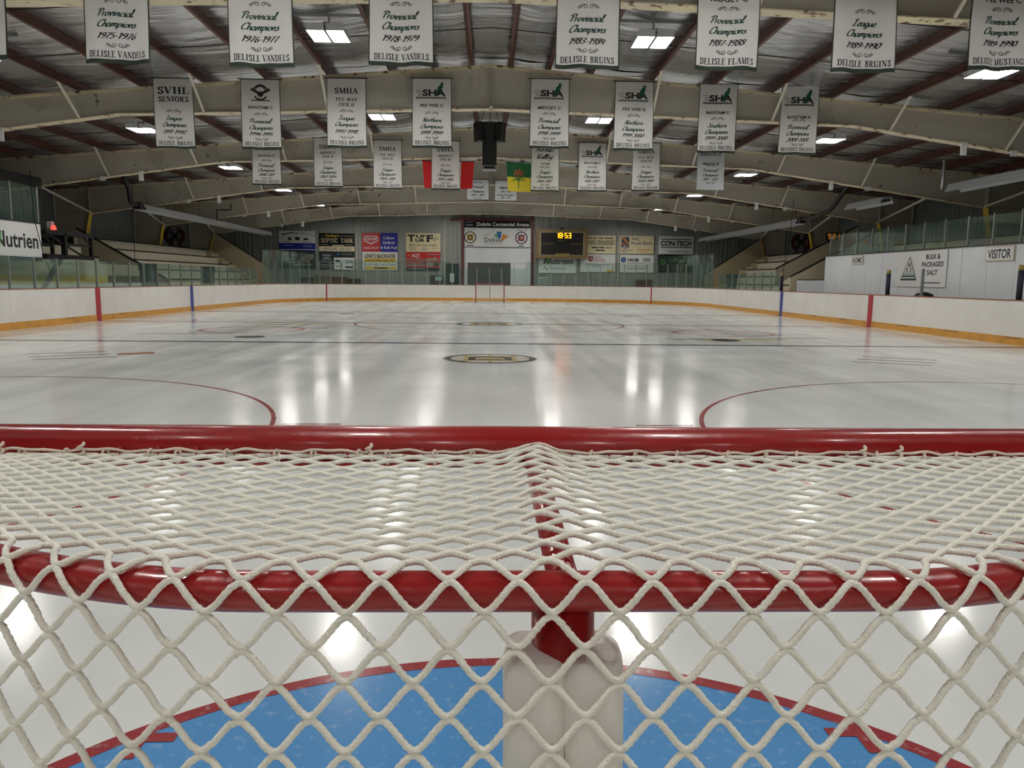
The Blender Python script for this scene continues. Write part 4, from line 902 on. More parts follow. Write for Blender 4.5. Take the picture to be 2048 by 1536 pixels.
sign('wall_sign', 'white sign with three dark truck pictures above a blue band', EW(-14.16, 4.23), 2.64, 1.38, WHITE, [('band', rect(0, -.42, 2.64, .44), SIGN_BLUE),
    ('lettering', multi(*[place(outline(c, 'bold'), -1.1 + .1 * i, .38 + .16 * math.sin(PI * (i + .5) / 23), .12) for i, c in enumerate('          Agri-Auto Parts') if c != ' ']), INK), ('lettering', poly([(-1.12, .36), (-.2, .54), (-.2, .6), (-1.12, .44)]), INK), ('picture', multi(poly([(-.7, .02), (-.62, .2), (-.5, .26), (-.42, .1), (-.34, .02)]), disc(.02, .13, .2, 20, .12), poly([(.45, .02), (.5, .16), (.85, .16), (.78, .06), (.66, .0)])), INK),
    ('lettering', multi(rect(-.8, -.1, .7, .05), rect(.75, -.1, .7, .03)), SIGN_GREY), ('lettering', multi(rect(-.7, -.36, .8, .05), rect(.75, -.36, .7, .04), rect(.75, -.46, .6, .04)), SIGN_PALE)])
sign('wall_sign', 'dark photo collage sign with grey and pink shapes', EW(-14.18, 2.84), 2.62, 1.34, SIGN_DARK, [('picture', rect(0, .52, 2.62, .28), SIGN_NAVY), ('picture', disc(-.2, .35, .26, 24, .2), SIGN_STONE), ('picture', rect(-.95, .4, .5, .16), SIGN_ROSE), ('picture', poly([(.2, .05), (.6, .4), (1.2, .42), (1.25, .1), (.6, -.2)]), SIGN_STONE), ('picture', poly([(.3, -.1), (.9, .12), (.7, -.3)]), SIGN_ROSE),
    ('picture', multi(rect(-.3, -.2, 1.4, .08), rect(.4, -.36, 1.4, .08), rect(-.6, .05, .9, .1)), SIGN_PALE), ('picture', disc(-.95, -.1, .25, 20, .3), SIGN_PLUM)])
sign('wall_sign', 'black septic tank sign with a cream phone band', EW(-11.27, 4.12), 2.6, 1.31, BLACK, [('band', rect(0, -.47, 2.6, .36), SIGN_CREAM), ('lettering', T("Stading's", -.35, .49, .17, 1.0, 'italic'), SIGN_YEL), ('lettering', multi(T('SEPTIC', -.55, .13, .3, 1.2, 'serif'), T('TANK', .75, .13, .3, .9, 'serif'), rect(-1.05, .45, .2, .02), rect(.7, .45, 1.0, .02), rect(-.9, -.18, .6, .02), rect(.9, -.18, .5, .02)), SIGN_CREAM), ('lettering', rect(.1, -.22, .9, .06), SIGN_CREAM), ('lettering', T('493-2240  DELISLE', .05, -.47, .19, 2.0, 'bold'), SIGN_GREY)])
sign('wall_sign', 'dark sign with pale text lines under the septic tank sign', EW(-11.28, 2.8), 2.58, 1.28, SIGN_DARK, [('lettering', multi(rect(-.75, .38, .62, .1), rect(-.75, .2, .5, .1), rect(-.75, .05, .7, .08)), SIGN_PALE), ('lettering', multi(rect(-.75, -.12, 1.0, .08), rect(-.72, -.34, .95, .1), rect(-.75, -.5, .9, .06)), SIGN_STONE), ('badge', disc(.1, .46, .1, 20), SIGN_SKY), ('lettering', rect(.75, .47, .8, .07), SIGN_GREY)])
sign('wall_sign', 'small white sign fixed over a corner of the dark text sign', EW(-10.75, 2.57, WALL_Y - .11), 1.5, .88, WHITE, [('lettering', poly([(-.66, .12), (-.62, .3), (-.36, .26), (-.3, .1)]), INK), ('lettering', multi(rect(.38, .22, .6, .07), rect(.38, .1, .6, .07)), SIGN_GREY), ('lettering', poly([(-.65, -.26), (-.1, -.14), (-.06, -.09), (-.6, -.19)]), SIGN_MAROON), ('lettering', rect(.38, -.25, .6, .12), SIGN_NAVY), ('rule', rect(0, .02, 1.5, .015), SIGN_GREY)], thick=.02)
sign('wall_sign', 'half red, half blue store sign with a white shield outline', EW(-8.13, 4.15), 2.6, 1.38, SIGN_BLUE, [('field', rect(-.63, 0, 1.34, 1.38), SIGN_RED), ('shield', poly([(-1.18, .24), (-1.08, .46), (-.2, .46), (-.1, .24), (-.12, .08), (-.64, -.16), (-1.16, .08)]), WHITE), ('shield', poly([(-1.1, .22), (-1.03, .4), (-.25, .4), (-.18, .22), (-.19, .12), (-.64, -.05), (-1.09, .12)]), SIGN_RED), ('lettering', T('CO-OP', -.64, .24, .18, .8, 'black'), WHITE), ('lettering', T('Delisle CO-OP', -.63, -.4, .14, 1.12), WHITE),
    ('lettering', multi(T('C-Store', .66, .34, .2, .8), T('Cardlock', .66, .0, .2, .92), T('& Bulk Fuel', .66, -.36, .2, 1.2)), WHITE)])
sign('wall_sign', 'white and yellow backhoe service sign under the red and blue sign', EW(-8.13, 2.79), 2.58, 1.34, WHITE, [('band', multi(rect(0, .05, 2.3, .26), rect(0, -.51, 2.3, .2)), SIGN_YEL), ('lettering', multi(T("LINK'S BACKHOE", 0, .37, .3, 2.25, 'black')), mat('sign_olive', (92, 70, 20), .4)), ('lettering', T('& SKIDSTEER SERVICES', 0, .05, .15, 2.1), mat('sign_olive', (92, 70, 20), .4)), ('lettering', T('Water  Septic  Topsoil  Gravel', 0, -.24, .11, 2.2), SIGN_GREY), ('lettering', rect(.05, -.51, 1.0, .09), SIGN_DKGREEN)])
sign('wall_sign', 'cream sign with tall slanted dark green capitals', EW(-4.94, 4.17), 2.53, 1.34, SIGN_CREAM, [('lettering', multi(T('T', -.88, .32, .5, .56, 'black'), T('F', .5, .32, .5, .5, 'black')), SIGN_DKGREEN), ('lettering', multi(T('UF', -.16, .46, .22, .7, 'black'), T('UR', -.22, .17, .22, .7, 'black')), SIGN_DKGREEN), ('lettering', T('BEST IN THE WEST', 0, -.2, .14, 2.1, 'italic'), mat('sign_umber', (94, 60, 30), .4)), ('lettering', multi(rect(-.8, -.4, .6, .05), rect(.1, -.4, .4, .05), rect(.85, -.4, .5, .05), rect(-.75, -.53, .5, .05), rect(.1, -.53, .5, .05)), SIGN_STONE), ('lettering', multi(poly([(.78, .1), (.94, .5), (1.0, .5), (.86, .1)]), poly([(1.0, .2), (1.08, .38), (1.14, .38), (1.06, .2)])), SIGN_GREY)])
sign('wall_sign', 'red sign with white letters and a picture of bowls', EW(-4.95, 2.81), 2.53, 1.36, SIGN_RED, [('field', rect(0, -.1, 2.53, .62), SIGN_ROSE), ('band', rect(0, -.58, 2.53, .2), SIGN_DARK), ('lettering', T('AGT', -.55, .42, .25, .62), WHITE), ('lettering', multi(rect(.75, .5, .95, .05), rect(-.35, .22, .4, .04), rect(-.6, -.3, 1.2, .06)), SIGN_PALE), ('badge', poly([(-1.15, .5), (-.98, .5), (-1.06, .3)]), SIGN_ORANGE), ('picture', multi(disc(.45, .12, .2, 20, .14), disc(.85, .18, .18, 20, .13), disc(.55, -.22, .26, 20, .18)), SIGN_STONE), ('picture', multi(disc(1.0, -.2, .24, 20, .17), disc(.1, -.1, .12, 20)), SIGN_PLUM), ('lettering', multi(rect(-.5, -.56, 1.3, .05)), SIGN_PALE)])
sign('wall_sign', 'white sign with bold black slanted word and a green leaf, under the scoreboard', EW(5.01, 2.64), 2.8, 1.2, WHITE, [('lettering', T('Nutrien', .05, .3, .42, 2.2, 'italic'), INK), ('leaf', poly([(-.98, .1), (-.72, .52), (-.62, .5), (-.72, .1)]), SIGN_GREEN), ('lettering', T('Ag Solutions', -.2, -.22, .24, 1.75, 'sans'), SIGN_GREY)])
sign('wall_sign', 'cream transport sign partly behind the scoreboard', EW(7.95, 4.17), 2.7, 1.34, SIGN_CREAM, [('lettering', multi(rect(-.75, .46, .6, .07), rect(-.2, .46, .3, .07), rect(.25, .46, .35, .07), rect(.85, .46, .65, .07)), INK), ('lettering', T('ORCHARD TRANSPORT', .05, .2, .22, 2.5, 'italic'), INK), ('rule', multi(rect(.05, .03, 2.5, .04), rect(.05, -.03, 2.3, .01)), INK), ('lettering', multi(rect(-.2, -.22, .45, .09), rect(.3, -.22, .4, .09), T('DELISLE', .86, -.22, .11, .5), rect(.2, -.42, .7, .09)), SIGN_DARK), ('emblem', ring(-.9, -.3, .1, .18, 20), INK)])
sign('wall_sign', 'white equipment sign with a maroon shield', EW(8.01, 2.80), 2.6, 1.3, WHITE, [('shield', poly([(-.72, .5), (-.36, .5), (-.36, .22), (-.54, .12), (-.72, .22)]), SIGN_MAROON), ('lettering', multi(T('ROCKY', .0, .46, .08, .5), T('MOUNTAIN', .14, .31, .08, .75), T('EQUIPMENT', .18, .16, .08, .84)), SIGN_MAROON), ('lettering', T('RME', -.54, .34, .09, .26, 'black'), WHITE), ('lettering', multi(rect(.0, -.1, 1.8, .045), rect(.0, -.23, .65, .045)), SIGN_GREY), ('badge', rect(.95, -.56, .55, .15), SIGN_YEL)])
sign('wall_sign', 'cream bank sign with a dark blue and gold crest', EW(10.91, 4.18), 2.6, 1.31, SIGN_CREAM, [('crest', poly([(-1.18, .56), (-.6, .56), (-.6, -.22), (-.9, -.3), (-1.18, -.22)]), SIGN_NAVY), ('crest', multi(poly([(-1.16, .5), (-.95, .52), (-.64, .1), (-.66, -.05)]), poly([(-1.16, .2), (-.78, -.08), (-.9, -.1), (-1.16, .1)])), SIGN_ORANGE), ('lettering', T('RBC', -.9, -.17, .13, .44), WHITE), ('lettering', multi(T('RBC', -.1, .44, .2, .62, 'sans'), T('Royal Bank', .34, .14, .22, 1.55, 'sans')), SIGN_NAVY), ('lettering', multi(T('ATM available', .5, -.36, .13, 1.1, 'italic'), T('24 hrs', .5, -.54, .12, .5, 'italic')), SIGN_ORANGE), ('lettering', multi(rect(-.75, -.4, .9, .05), rect(-.95, -.52, .45, .05)), SIGN_GREY), ('edge', rect(1.285, 0, .05, 1.31), BLACK)])
sign('wall_sign', 'white insurance sign with a blue ring and bold initials', EW(10.92, 2.79), 2.53, 1.3, WHITE, [('emblem', ring(-1.0, .28, .13, .2, 28), SIGN_NAVY), ('emblem', disc(-1.0, .28, .12), SIGN_SKY), ('lettering', T('HUB', -.26, .28, .24, .82, 'black'), INK), ('lettering', multi(rect(.75, .36, .56, .09), rect(.75, .22, .56, .09)), SIGN_GREY), ('lettering', multi(T('For all of your insurance needs', .0, -.2, .08, 1.7), rect(.0, -.37, 1.5, .045), rect(-.05, .05, 1.2, .03)), SIGN_GREY)])
sign('wall_sign', 'grey-white sign with heavy black capitals between two rules', EW(13.82, 4.18), 2.6, 1.31, WHITE, [('rule', multi(rect(0, .44, 2.3, .06), rect(0, -.14, 2.3, .06)), INK), ('lettering', T('CON-TECH', 0, .15, .36, 2.3, 'black'), INK), ('lettering', rect(.2, -.48, 1.5, .045), SIGN_GREY)])
sign('wall_sign', 'nearly black sign with a green badge and green lettering', EW(13.80, 2.82), 2.6, 1.3, mat('sign_black_green', (12, 16, 13), .4), [('badge', poly([(-1.1, .28), (-.74, .28), (-.74, -.08), (-1.0, -.12)]), SIGN_GREEN), ('badge', rect(-.9, .1, .2, .12), BLACK), ('lettering', T('FLATLANDER', .35, .24, .2, 1.7, 'bold'), SIGN_GREEN), ('lettering', rect(.25, -.32, 1.3, .08), SIGN_DKGREEN), ('lettering', rect(.3, -.02, 1.7, .05), SIGN_DKGREEN)])
# middle bay: white wall with garage door, arena name and crests, oxide steel portal
wb = struct('wall_bay', 'white panelled bay around the grey garage door')
mb = MB(); mb.box(-1.95, 3.0, WALL_Y - .16, WALL_Y - .04, 2.75, 3.86); obj('wall_panel', mb, WALL_WHITE, wb)
mb = MB(); mb.box(-1.95, -1.68, WALL_Y - .16, WALL_Y - .04, -.03, 2.74); obj('wall_panel', mb, WALL_WHITE, wb)
mb = MB(); mb.box(1.52, 3.0, WALL_Y - .16, WALL_Y - .04, -.03, 2.74); obj('wall_panel', mb, WALL_WHITE, wb)
gd = thing('door_1', 'grey sectional garage door behind the far goal', None, (-.08, WALL_Y - .1, 0), kind='structure')
DOOR = mat('door_grey', (84, 84, 84), .5)
for i in range(5):
    mb = MB(); z0 = -.03 + i * .55; mb.box(-1.66, 1.5, WALL_Y - .12, WALL_Y - .06, z0 + .01, z0 + .54); obj('door_section', mb, DOOR, gd)
sign('name_sign', 'long black sign with white lettering of the arena name', EW(.51, 5.56, WALL_Y - .2), 4.85, .42, BLACK, [('lettering', T('Delisle Centennial Arena', .42, 0, .27, 3.85, 'bold'), WHITE), ('lettering', multi(rect(-2.05, -.08, .5, .08), poly([(-2.3, .08), (-1.7, .16), (-1.72, .19), (-2.3, .12)])), SIGN_PALE)], thick=.05)
HS = EW(.52, 4.56, WALL_Y - .2)
hs = sign('town_sign', 'wide white sign with two wheel crests and a fan of three coloured blades', HS, 4.9, 1.4, WHITE, [('lettering', T('Delisle', -.28, -.13, .34, 1.36, 'sans'), INK), ('lettering', multi(rect(-.28, -.43, 1.35, .03), rect(-.8, .2, .35, .025)), SIGN_GREY), ('blade', poly([(-.27, .2), (-.05, .3), (.08, -.1), (.0, -.02)]), SIGN_GREEN), ('blade', poly([(-.08, .46), (.32, .46), (.24, -.05), (.1, -.05)]), SIGN_SKY), ('blade', poly([(.38, .28), (.82, .14), (.38, -.22), (.3, -.15)]), SIGN_ORANGE),
    ('lettering', multi(T('HOME OF THE', -2.0, .58, .07, .8), T('HOME OF THE', 1.8, .58, .07, .8)), INK), ('lettering', multi(rect(-2.0, -.56, .5, .06), rect(1.75, -.56, .45, .06)), INK), ('lower_edge', rect(0, -.68, 4.9, .05), SIGN_DARK)], thick=.05)
roundel(HS, -2.0, .02, .44, 'crest', hs, (mat('crest_dark', (44, 32, 22), .4), WHITE, mat('crest_gold', (196, 160, 80), .4)), letter_D, .002, 12)
roundel(HS, 1.77, .02, .46, 'crest', hs, (SIGN_NAVY, WHITE, mat('crest_rose', (190, 120, 110), .4)), letter_C, .002, 12)
pf = thing('steel_portal', 'dark oxide-red steel portal around the garage door bay', 'portal', (.5, WALL_Y - .3, 0))
for x in (-2.03, 3.13): mb = MB(); mb.box(x - .09, x + .09, WALL_Y - .4, WALL_Y - .24, -.03, 6.3); obj('upright', mb, OXIDE, pf)
mb = MB(); mb.box(-2.95, 3.25, WALL_Y - .42, WALL_Y - .24, 5.78, 5.93); obj('crossbeam', mb, OXIDE, pf)
for x in (-1.75, -.55, .75): mb = MB(); mb.tube([(x, WALL_Y - .32, 5.9), (x, WALL_Y - .3, 6.6)], .03, 8); obj('hanger_pipe', mb, DARK_STEEL, pf, True)
dd = thing('door_2', 'dark green steel door with a paper notice', None, (-2.8, WALL_Y - .1, 0), kind='structure')
mb = MB(); mb.box(-3.26, -2.33, WALL_Y - .12, WALL_Y - .05, -.03, 2.66); obj('door_leaf', mb, mat('door_green', (34, 48, 46), .5), dd)
mb = MB(); mb.box(-2.98, -2.66, WALL_Y - .135, WALL_Y - .12, 1.3, 1.95); obj('notice', mb, WHITE, dd)
mb = MB(); mb.tube([(-3.18, WALL_Y - .12, 1.5), (-3.18, WALL_Y - .18, 1.5)], .04, 10); obj('knob', mb, ALU, dd)
t = thing('notice_cabinet', 'brown cabinet with a pale notice, beside the dark green door', 'cabinet', (-3.9, WALL_Y - .3, 0))
mb = MB(); mb.box(-4.4, -3.5, WALL_Y - .5, WALL_Y - .06, -.03, 1.78); obj('body', mb, mat('cabinet_brown', (74, 66, 54), .6), t)
mb = MB(); mb.box(-4.05, -3.55, WALL_Y - .515, WALL_Y - .5, 1.4, 1.7); obj('notice', mb, mat('notice_pale', (176, 200, 196), .5), t)
for X in (-9.8, -3.37, 9.52): 
    e = thing('conduit_pipe', 'pale vertical conduit pipe on the end wall ' + {-9.8: 'beside the septic tank sign', -3.37: 'beside the dark green door', 9.52: 'beside the bank sign'}[X], 'pipe', (X, WALL_Y - .09, 0))
    mb = MB(); mb.tube([(X, WALL_Y - .1, -.03), (X, WALL_Y - .1, 6.1 - .03 * abs(X))], .05, 10); obj('pipe', mb, BRACE_M, e, True)
    mb = MB(); mb.box(X - .1, X + .1, WALL_Y - .16, WALL_Y - .04, 2.2, 2.24); obj('clamp', mb, GALV, e)
# cardboard boxes and clutter behind the corner glass
for X, w, h, c, lb in ((-13.35, .9, 1.55, (60, 66, 76), 'grey box behind the corner glass beside the photo collage sign'), (-12.2, 1.1, 1.72, (112, 104, 90), 'beige crate behind the corner glass'), (-11.0, 1.1, 1.62, (92, 68, 50), 'brown crate behind the corner glass'), (-9.95, .9, 1.5, (58, 44, 34), 'dark brown crate below the small white sign'), (11.3, 1.2, 1.62, (84, 52, 42), 'rust brown hopper behind the corner glass'), (3.85, .8, 1.75, (158, 166, 156), 'pale green cabinet beside the garage door bay')):
    e = thing('storage_crate', lb, 'crate', (X, WALL_Y - .9, -.03)); m_ = mat('crate_%d' % int(X * 10), c, .7)
    mb = MB(); mb.box(X - w / 2, X + w / 2, WALL_Y - 1.2, WALL_Y - .45, -.03, h - .08); obj('body', mb, m_, e)
    mb = MB(); mb.hexa([(X - w / 2 - .02, WALL_Y - 1.22, h - .08), (X + w / 2 + .02, WALL_Y - 1.22, h - .08), (X + w / 2 + .02, WALL_Y - .43, h - .08), (X - w / 2 - .02, WALL_Y - .43, h - .08)], [(X - w / 2 + .04, WALL_Y - 1.16, h), (X + w / 2 - .04, WALL_Y - 1.16, h), (X + w / 2 - .04, WALL_Y - .5, h), (X - w / 2 + .04, WALL_Y - .5, h)]); obj('lid', mb, m_, e)
# scoreboard
SBF = Face((5.27, WALL_Y - .55, 4.17), (1, 0, 0), (0, 0, 1), (0, -1, 0))
TAN = mat('score_frame', (128, 104, 66), .5); TAN2 = mat('score_bezel', (150, 140, 112), .5); DIM_Y = mat('score_print', (120, 110, 40), .5)
sb = sign('scoreboard', 'black hockey scoreboard with glowing amber clock digits in a tan frame', SBF, 3.3, 1.72, mat('score_black', (8, 8, 8), .35), [('lettering', T('PERIOD', -.08, .22, .09, .45), DIM_Y), ('lettering', multi(T('PLYR PENALTY', -1.1, .0, .09, .95), T('PLYR PENALTY', 1.1, .0, .09, .95)), DIM_Y), ('label_strip', rect(.05, -.76, 1.0, .13), mat('score_strip', (150, 130, 30), .5)), ('lettering', T('SHOTS ON GOAL', .05, -.76, .07, .8), BLACK), ('clock_border', multi(rect(.1, .82, 1.2, .012), rect(-.5, .6, .012, .44), rect(.7, .6, .012, .44), rect(.1, .38, 1.2, .012)), DIM_Y)], 'scoreboard', .3)
for nm, pts in (('frame_side', [rect(-1.77, 0, .24, 2.1)]), ('frame_side', [rect(1.77, 0, .24, 2.1)]), ('frame_top', [rect(0, .955, 3.3, .19)]), ('frame_bottom', [rect(0, -.955, 3.3, .19)])):
    vs, fs = pts[0]; mb = MB(); mb.hexa([SBF.at(*p, -.3) for p in vs], [SBF.at(*p, .06) for p in vs]); obj(nm, mb, TAN, sb)
for vs, fs in (rect(-1.6, 0, .1, 1.72), rect(1.6, 0, .1, 1.72), rect(0, .83, 3.3, .06), rect(0, -.83, 3.3, .06)):
    mb = MB(); mb.hexa([SBF.at(*p, 0) for p in vs], [SBF.at(*p, .075) for p in vs]); obj('bezel', mb, TAN2, sb)
AMBER = mat('amber_led', (255, 150, 20), .5, emit=6.0)
SEG = {'1': 'bc', '3': 'abgcd', '5': 'afgcd', '8': 'abcdefg', '2': 'abged', '0': 'abcdef'}
def digits(text, u, v, h, gap):
    out = []; x = u; w = h * .52; t = h * .14
    for c in text:
        if c == ':': out += [rect(x - gap * .12, v + h * .2, t, t), rect(x - gap * .12, v - h * .2, t, t)]; x += gap * .42; continue
        for q in SEG[c]:
            out.append({'a': rect(x + w / 2, v + h / 2, w, t), 'g': rect(x + w / 2, v, w, t), 'd': rect(x + w / 2, v - h / 2, w, t), 'f': rect(x, v + h / 4, t, h / 2 + t), 'e': rect(x, v - h / 4, t, h / 2 + t), 'b': rect(x + w, v + h / 4, t, h / 2 + t), 'c': rect(x + w, v - h / 4, t, h / 2 + t)}[q])
        x += gap
    return merge(*out)
SBF.decal('clock_digits', digits('18:53', -.45, .6, .32, .27), .02, AMBER, sb)
mb = MB(); mb.box(5.17, 5.37, WALL_Y - .6, WALL_Y - .4, 5.22, 5.34); obj('horn', mb, DARK_STEEL, sb)

for x in (3.9, 6.6):
    mb = MB(); mb.bar((x, WALL_Y - .86, 4.9), (x, WALL_Y - .03, 4.9), .06); obj('wall_arm', mb, DARK_STEEL, sb)
    mb = MB(); mb.bar((x, WALL_Y - .86, 3.5), (x, WALL_Y - .03, 3.5), .06); obj('wall_arm', mb, DARK_STEEL, sb)
# ---------------------------------------------------------------- bleachers (profile stepped across x, run along y)
NOSE = [(13.75, .50), (14.13, .95), (14.80, 1.40), (15.47, 1.84), (16.14, 2.28), (16.83, 2.72), (17.5, 3.17)]   # front edge x and tread height
def bleachers(name, label, sx, y0, y1, first=0, top=7):
    e = thing(name, label, 'bleachers', (sx * 15.5, (y0 + y1) / 2, -.03))
    for i in range(first, top):
        x, z = NOSE[i]; xn = NOSE[i + 1][0] if i + 1 < len(NOSE) else 18.95; zb = NOSE[i - 1][1] if i > first else -.03
        a, b = sorted((sx * x, sx * (x + .04))); mb = MB(); mb.box(a, b, y0, y1, zb, z - .04); obj('riser_board', mb, TIER, e)
        a, b = sorted((sx * (x - .02), sx * xn)); mb = MB(); mb.box(a, b, y0, y1, z - .04, z); obj('tread', mb, TIER, e)
        a, b = sorted((sx * (x - .035), sx * (x + .02))); mb = MB(); mb.box(a, b, y0, y1, z - .045, z + .006); tag(obj('nosing', mb, BLACK, e), 'black nosing strip')
    return e
def stringer(e, sx, y, x0, z0, x1, z1, depth, cap=True, th=.1, mt=None):
    """sloping side wall of a stair from low front (x0, z0) to high back (x1, z1)"""
    mb = MB(); pr = [(sx * x0, max(-.03, z0 - depth)), (sx * x0, z0), (sx * x1, z1), (sx * x1, max(-.03, z1 - depth))]
    mb.extrude(pr if sx > 0 else pr[::-1], 'y', y, y + th); obj('stringer', mb, mt or BEIGE, e)
    if cap: mb = MB(); mb.bar((sx * x0, y + th / 2, z0 + .02), (sx * x1, y + th / 2, z1 + .02), th + .04, .05); tag(obj('cap_strip', mb, BLACK, e), 'black cap strip')
bl = bleachers('bleachers', 'stepped cream bleachers behind low glass with a fan that shows its front grille', -1, 33.4, 48.6)
stringer(bl, -1, 50.0, 13.9, 2.05, 17.5, 4.32, 1.25); stringer(bl, -1, 33.2, 13.6, 1.35, 17.3, 3.45, 4.0)
br_ = bleachers('bleachers', 'stepped cream bleachers beside the white bench wall', 1, 36.6, 48.6)
stringer(br_, 1, 50.0, 13.9, 1.95, 17.5, 4.32, 1.25); stringer(br_, 1, 36.4, 13.5, 2.12, 17.3, 4.15, .75); stringer(br_, 1, 34.3, 13.4, 1.74, 17.3, 3.85, 4.0)
for sx, e in ((-1, bl), (1, br_)):      # stair flight beside the far stringer
    for i, (x, z) in enumerate(NOSE):
        a, b = sorted((sx * (x - .3), sx * (x + .05))); mb = MB(); mb.box(a, b, 48.62, 49.95, (NOSE[i - 1][1] if i else 0) - .02, z - .22); obj('stair_step', mb, BEIGE, e)
        mb = MB(); mb.box(a, b, 48.62, 49.95, z - .22, z - .19); tag(obj('step_edge', mb, YELLOW, e), 'yellow step edge')
        a, b = sorted((sx * x, sx * (x + .38))); mb = MB(); mb.box(a, b, 48.62, 49.95, z - .2, z); obj('stair_step', mb, BEIGE, e)
bleachers('bleachers', 'bleachers rising above and behind the white bench wall', 1, 12.0, 33.3, 2)
bleachers('bleachers', 'bleachers behind the scorekeeper booth', -1, 8.0, 32.6, 4, 6)
# ---------------------------------------------------------------- scorekeeper booth, platform frame, penalty box wall
bo = thing('scorekeeper_booth', 'raised white booth with tall windows and a black fascia', 'booth', (-14.3, 20.5, 2.05))
mb = MB(); mb.box(-15.6, -13.9, 14.0, 24.6, 2.05, 3.08); obj('lower_wall', mb, WALL_WHITE, bo)
mb = MB(); mb.box(-15.66, -13.82, 13.9, 24.7, 4.2, 4.47); tag(obj('fascia', mb, BLACK, bo), 'black fascia board')
mb = MB(); mb.box(-15.6, -13.9, 14.0, 24.6, 1.93, 2.05); obj('floor_deck', mb, DARK_STEEL, bo)
mb = MB(); mb.box(-13.96, -13.86, 14.0, 24.6, 3.06, 3.1); obj('window_sill', mb, DARK_STEEL, bo)
mb = MB(); mb.box(-15.6, -15.5, 14.0, 24.6, 3.08, 4.2); obj('back_wall', mb, mat('booth_back', (120, 130, 122), .7), bo)
mb = MB(); mb.box(-15.2, -14.9, 23.2, 23.6, 3.08, 3.75); obj('desk_panel', mb, mat('ply', (180, 140, 80), .6), bo)
for y in [24.55 - 1.35 * k for k in range(8)]:
    mb = MB(); mb.box(-13.95, -13.9, y - .03, y + .03, 3.1, 4.2); obj('window_post', mb, ALU, bo)
    if y > 15: mb = MB(); mb.box(-13.93, -13.92, y - 1.32, y - .03, 3.1, 4.2); obj('window_pane', mb, GLASS, bo)
mb = MB(); mb.box(-15.5, -13.95, 24.555, 24.57, 3.1, 4.2); obj('window_pane', mb, GLASS, bo)
for y in (14.3, 19.5, 24.4):
    mb = MB(); mb.box(-15.5, -15.4, y - .06, y + .06, -.03, 1.93); obj('support_post', mb, DARK_STEEL, bo)
bs = Face((-13.885, 23.25, 2.57), (0, 1, 0), (0, 0, 1), (1, 0, 0))
sign('booth_sign', 'white sign with a dark word and a green leaf on the booth front', bs, 2.6, .98, WHITE, [('lettering', place(outline('Nutrien', 'bold'), .1, -.02, .46, 2.1), INK), ('leaf', poly([(-.96, -.25), (-.74, .2), (-.62, .18), (-.72, -.25)]), SIGN_GREEN)], thick=.012)
pf2 = thing('platform_frame', 'black square steel frame platform beside the raised booth', 'frame', (-13.9, 26.1, 2.05))
def fb(p, q, w, nm): mb = MB(); mb.bar(p, q, w); obj(nm, mb, BLACK, pf2)
X0, X1 = -13.88, -15.2
for X in (X0, X1):
    fb((X, 24.72, 2.86), (X, 27.6, 2.86), .14, 'top_rail'); fb((X, 24.72, 2.1), (X, 27.6, 2.1), .12, 'bottom_rail')
    for y in (25.85, 27.54): fb((X, y, 2.1), (X, y, 2.86), .14 if y < 26 else .1, 'upright')
    fb((X, 25.9, 2.52), (X, 27.5, 2.52), .07, 'middle_rail'); fb((X, 26.0, 2.45), (X, 27.1, 2.12), .05, 'diagonal'); fb((X, 24.8, 2.86), (X, 25.8, 2.5), .05, 'diagonal'); fb((X, 26.9, 2.86), (X, 27.5, 2.6), .05, 'diagonal')
for y in (24.8, 25.85, 27.54):
    fb((X0, y, 2.86), (X1, y, 2.86), .08, 'cross_rail'); fb((X0, y, 2.1), (X1, y, 2.1), .08, 'cross_rail')
for y in (24.8, 27.54): fb((X1, y, -.03), (X1, y, 2.1), .1, 'upright')
mb = MB(); mb.bar((-13.95, 25.7, 2.05), (-14.4, 24.9, .6), .12); obj('strut', mb, DARK_STEEL, pf2)
gl = thing('goal_lamp', 'small red glowing signal lamp above the black platform frame', 'lamp', (-13.95, 25.25, 2.94))
mb = MB(); mb.box(-14.02, -13.88, 25.16, 25.34, 3.0, 3.2); obj('housing', mb, mat('lamp_grey', (170, 150, 150), .4), gl)
mb = MB(); mb.tube([(-13.86, 25.25, 2.94), (-13.86, 25.25, 2.97), (-13.86, 25.25, 3.08)], [.085, .085, .05], 14); obj('lens', mb, mat('red_glow', (255, 60, 50), .4, emit=2.5), gl, True)
mb = MB(); mb.box(-15.2, -13.9, 24.9, 25.6, 2.93, 2.94); obj('shelf', mb, WALL_WHITE, gl)
pw = struct('wall_penalty', 'low grey and white wall with a yellow band behind the penalty box glass')
mb = MB(); mb.box(-14.62, -14.55, 15.0, 33.0, -.03, 1.22); obj('wall_panel', mb, WALL_WHITE, pw)
mb = MB(); mb.box(-14.63, -14.54, 22.8, 30.0, 1.22, 1.52); tag(obj('rail_band', mb, YELLOW, pw), 'yellow band')
mb = MB(); mb.box(-14.62, -14.55, 15.0, 33.0, 1.52, 1.95); obj('wall_panel', mb, BEIGE, pw)
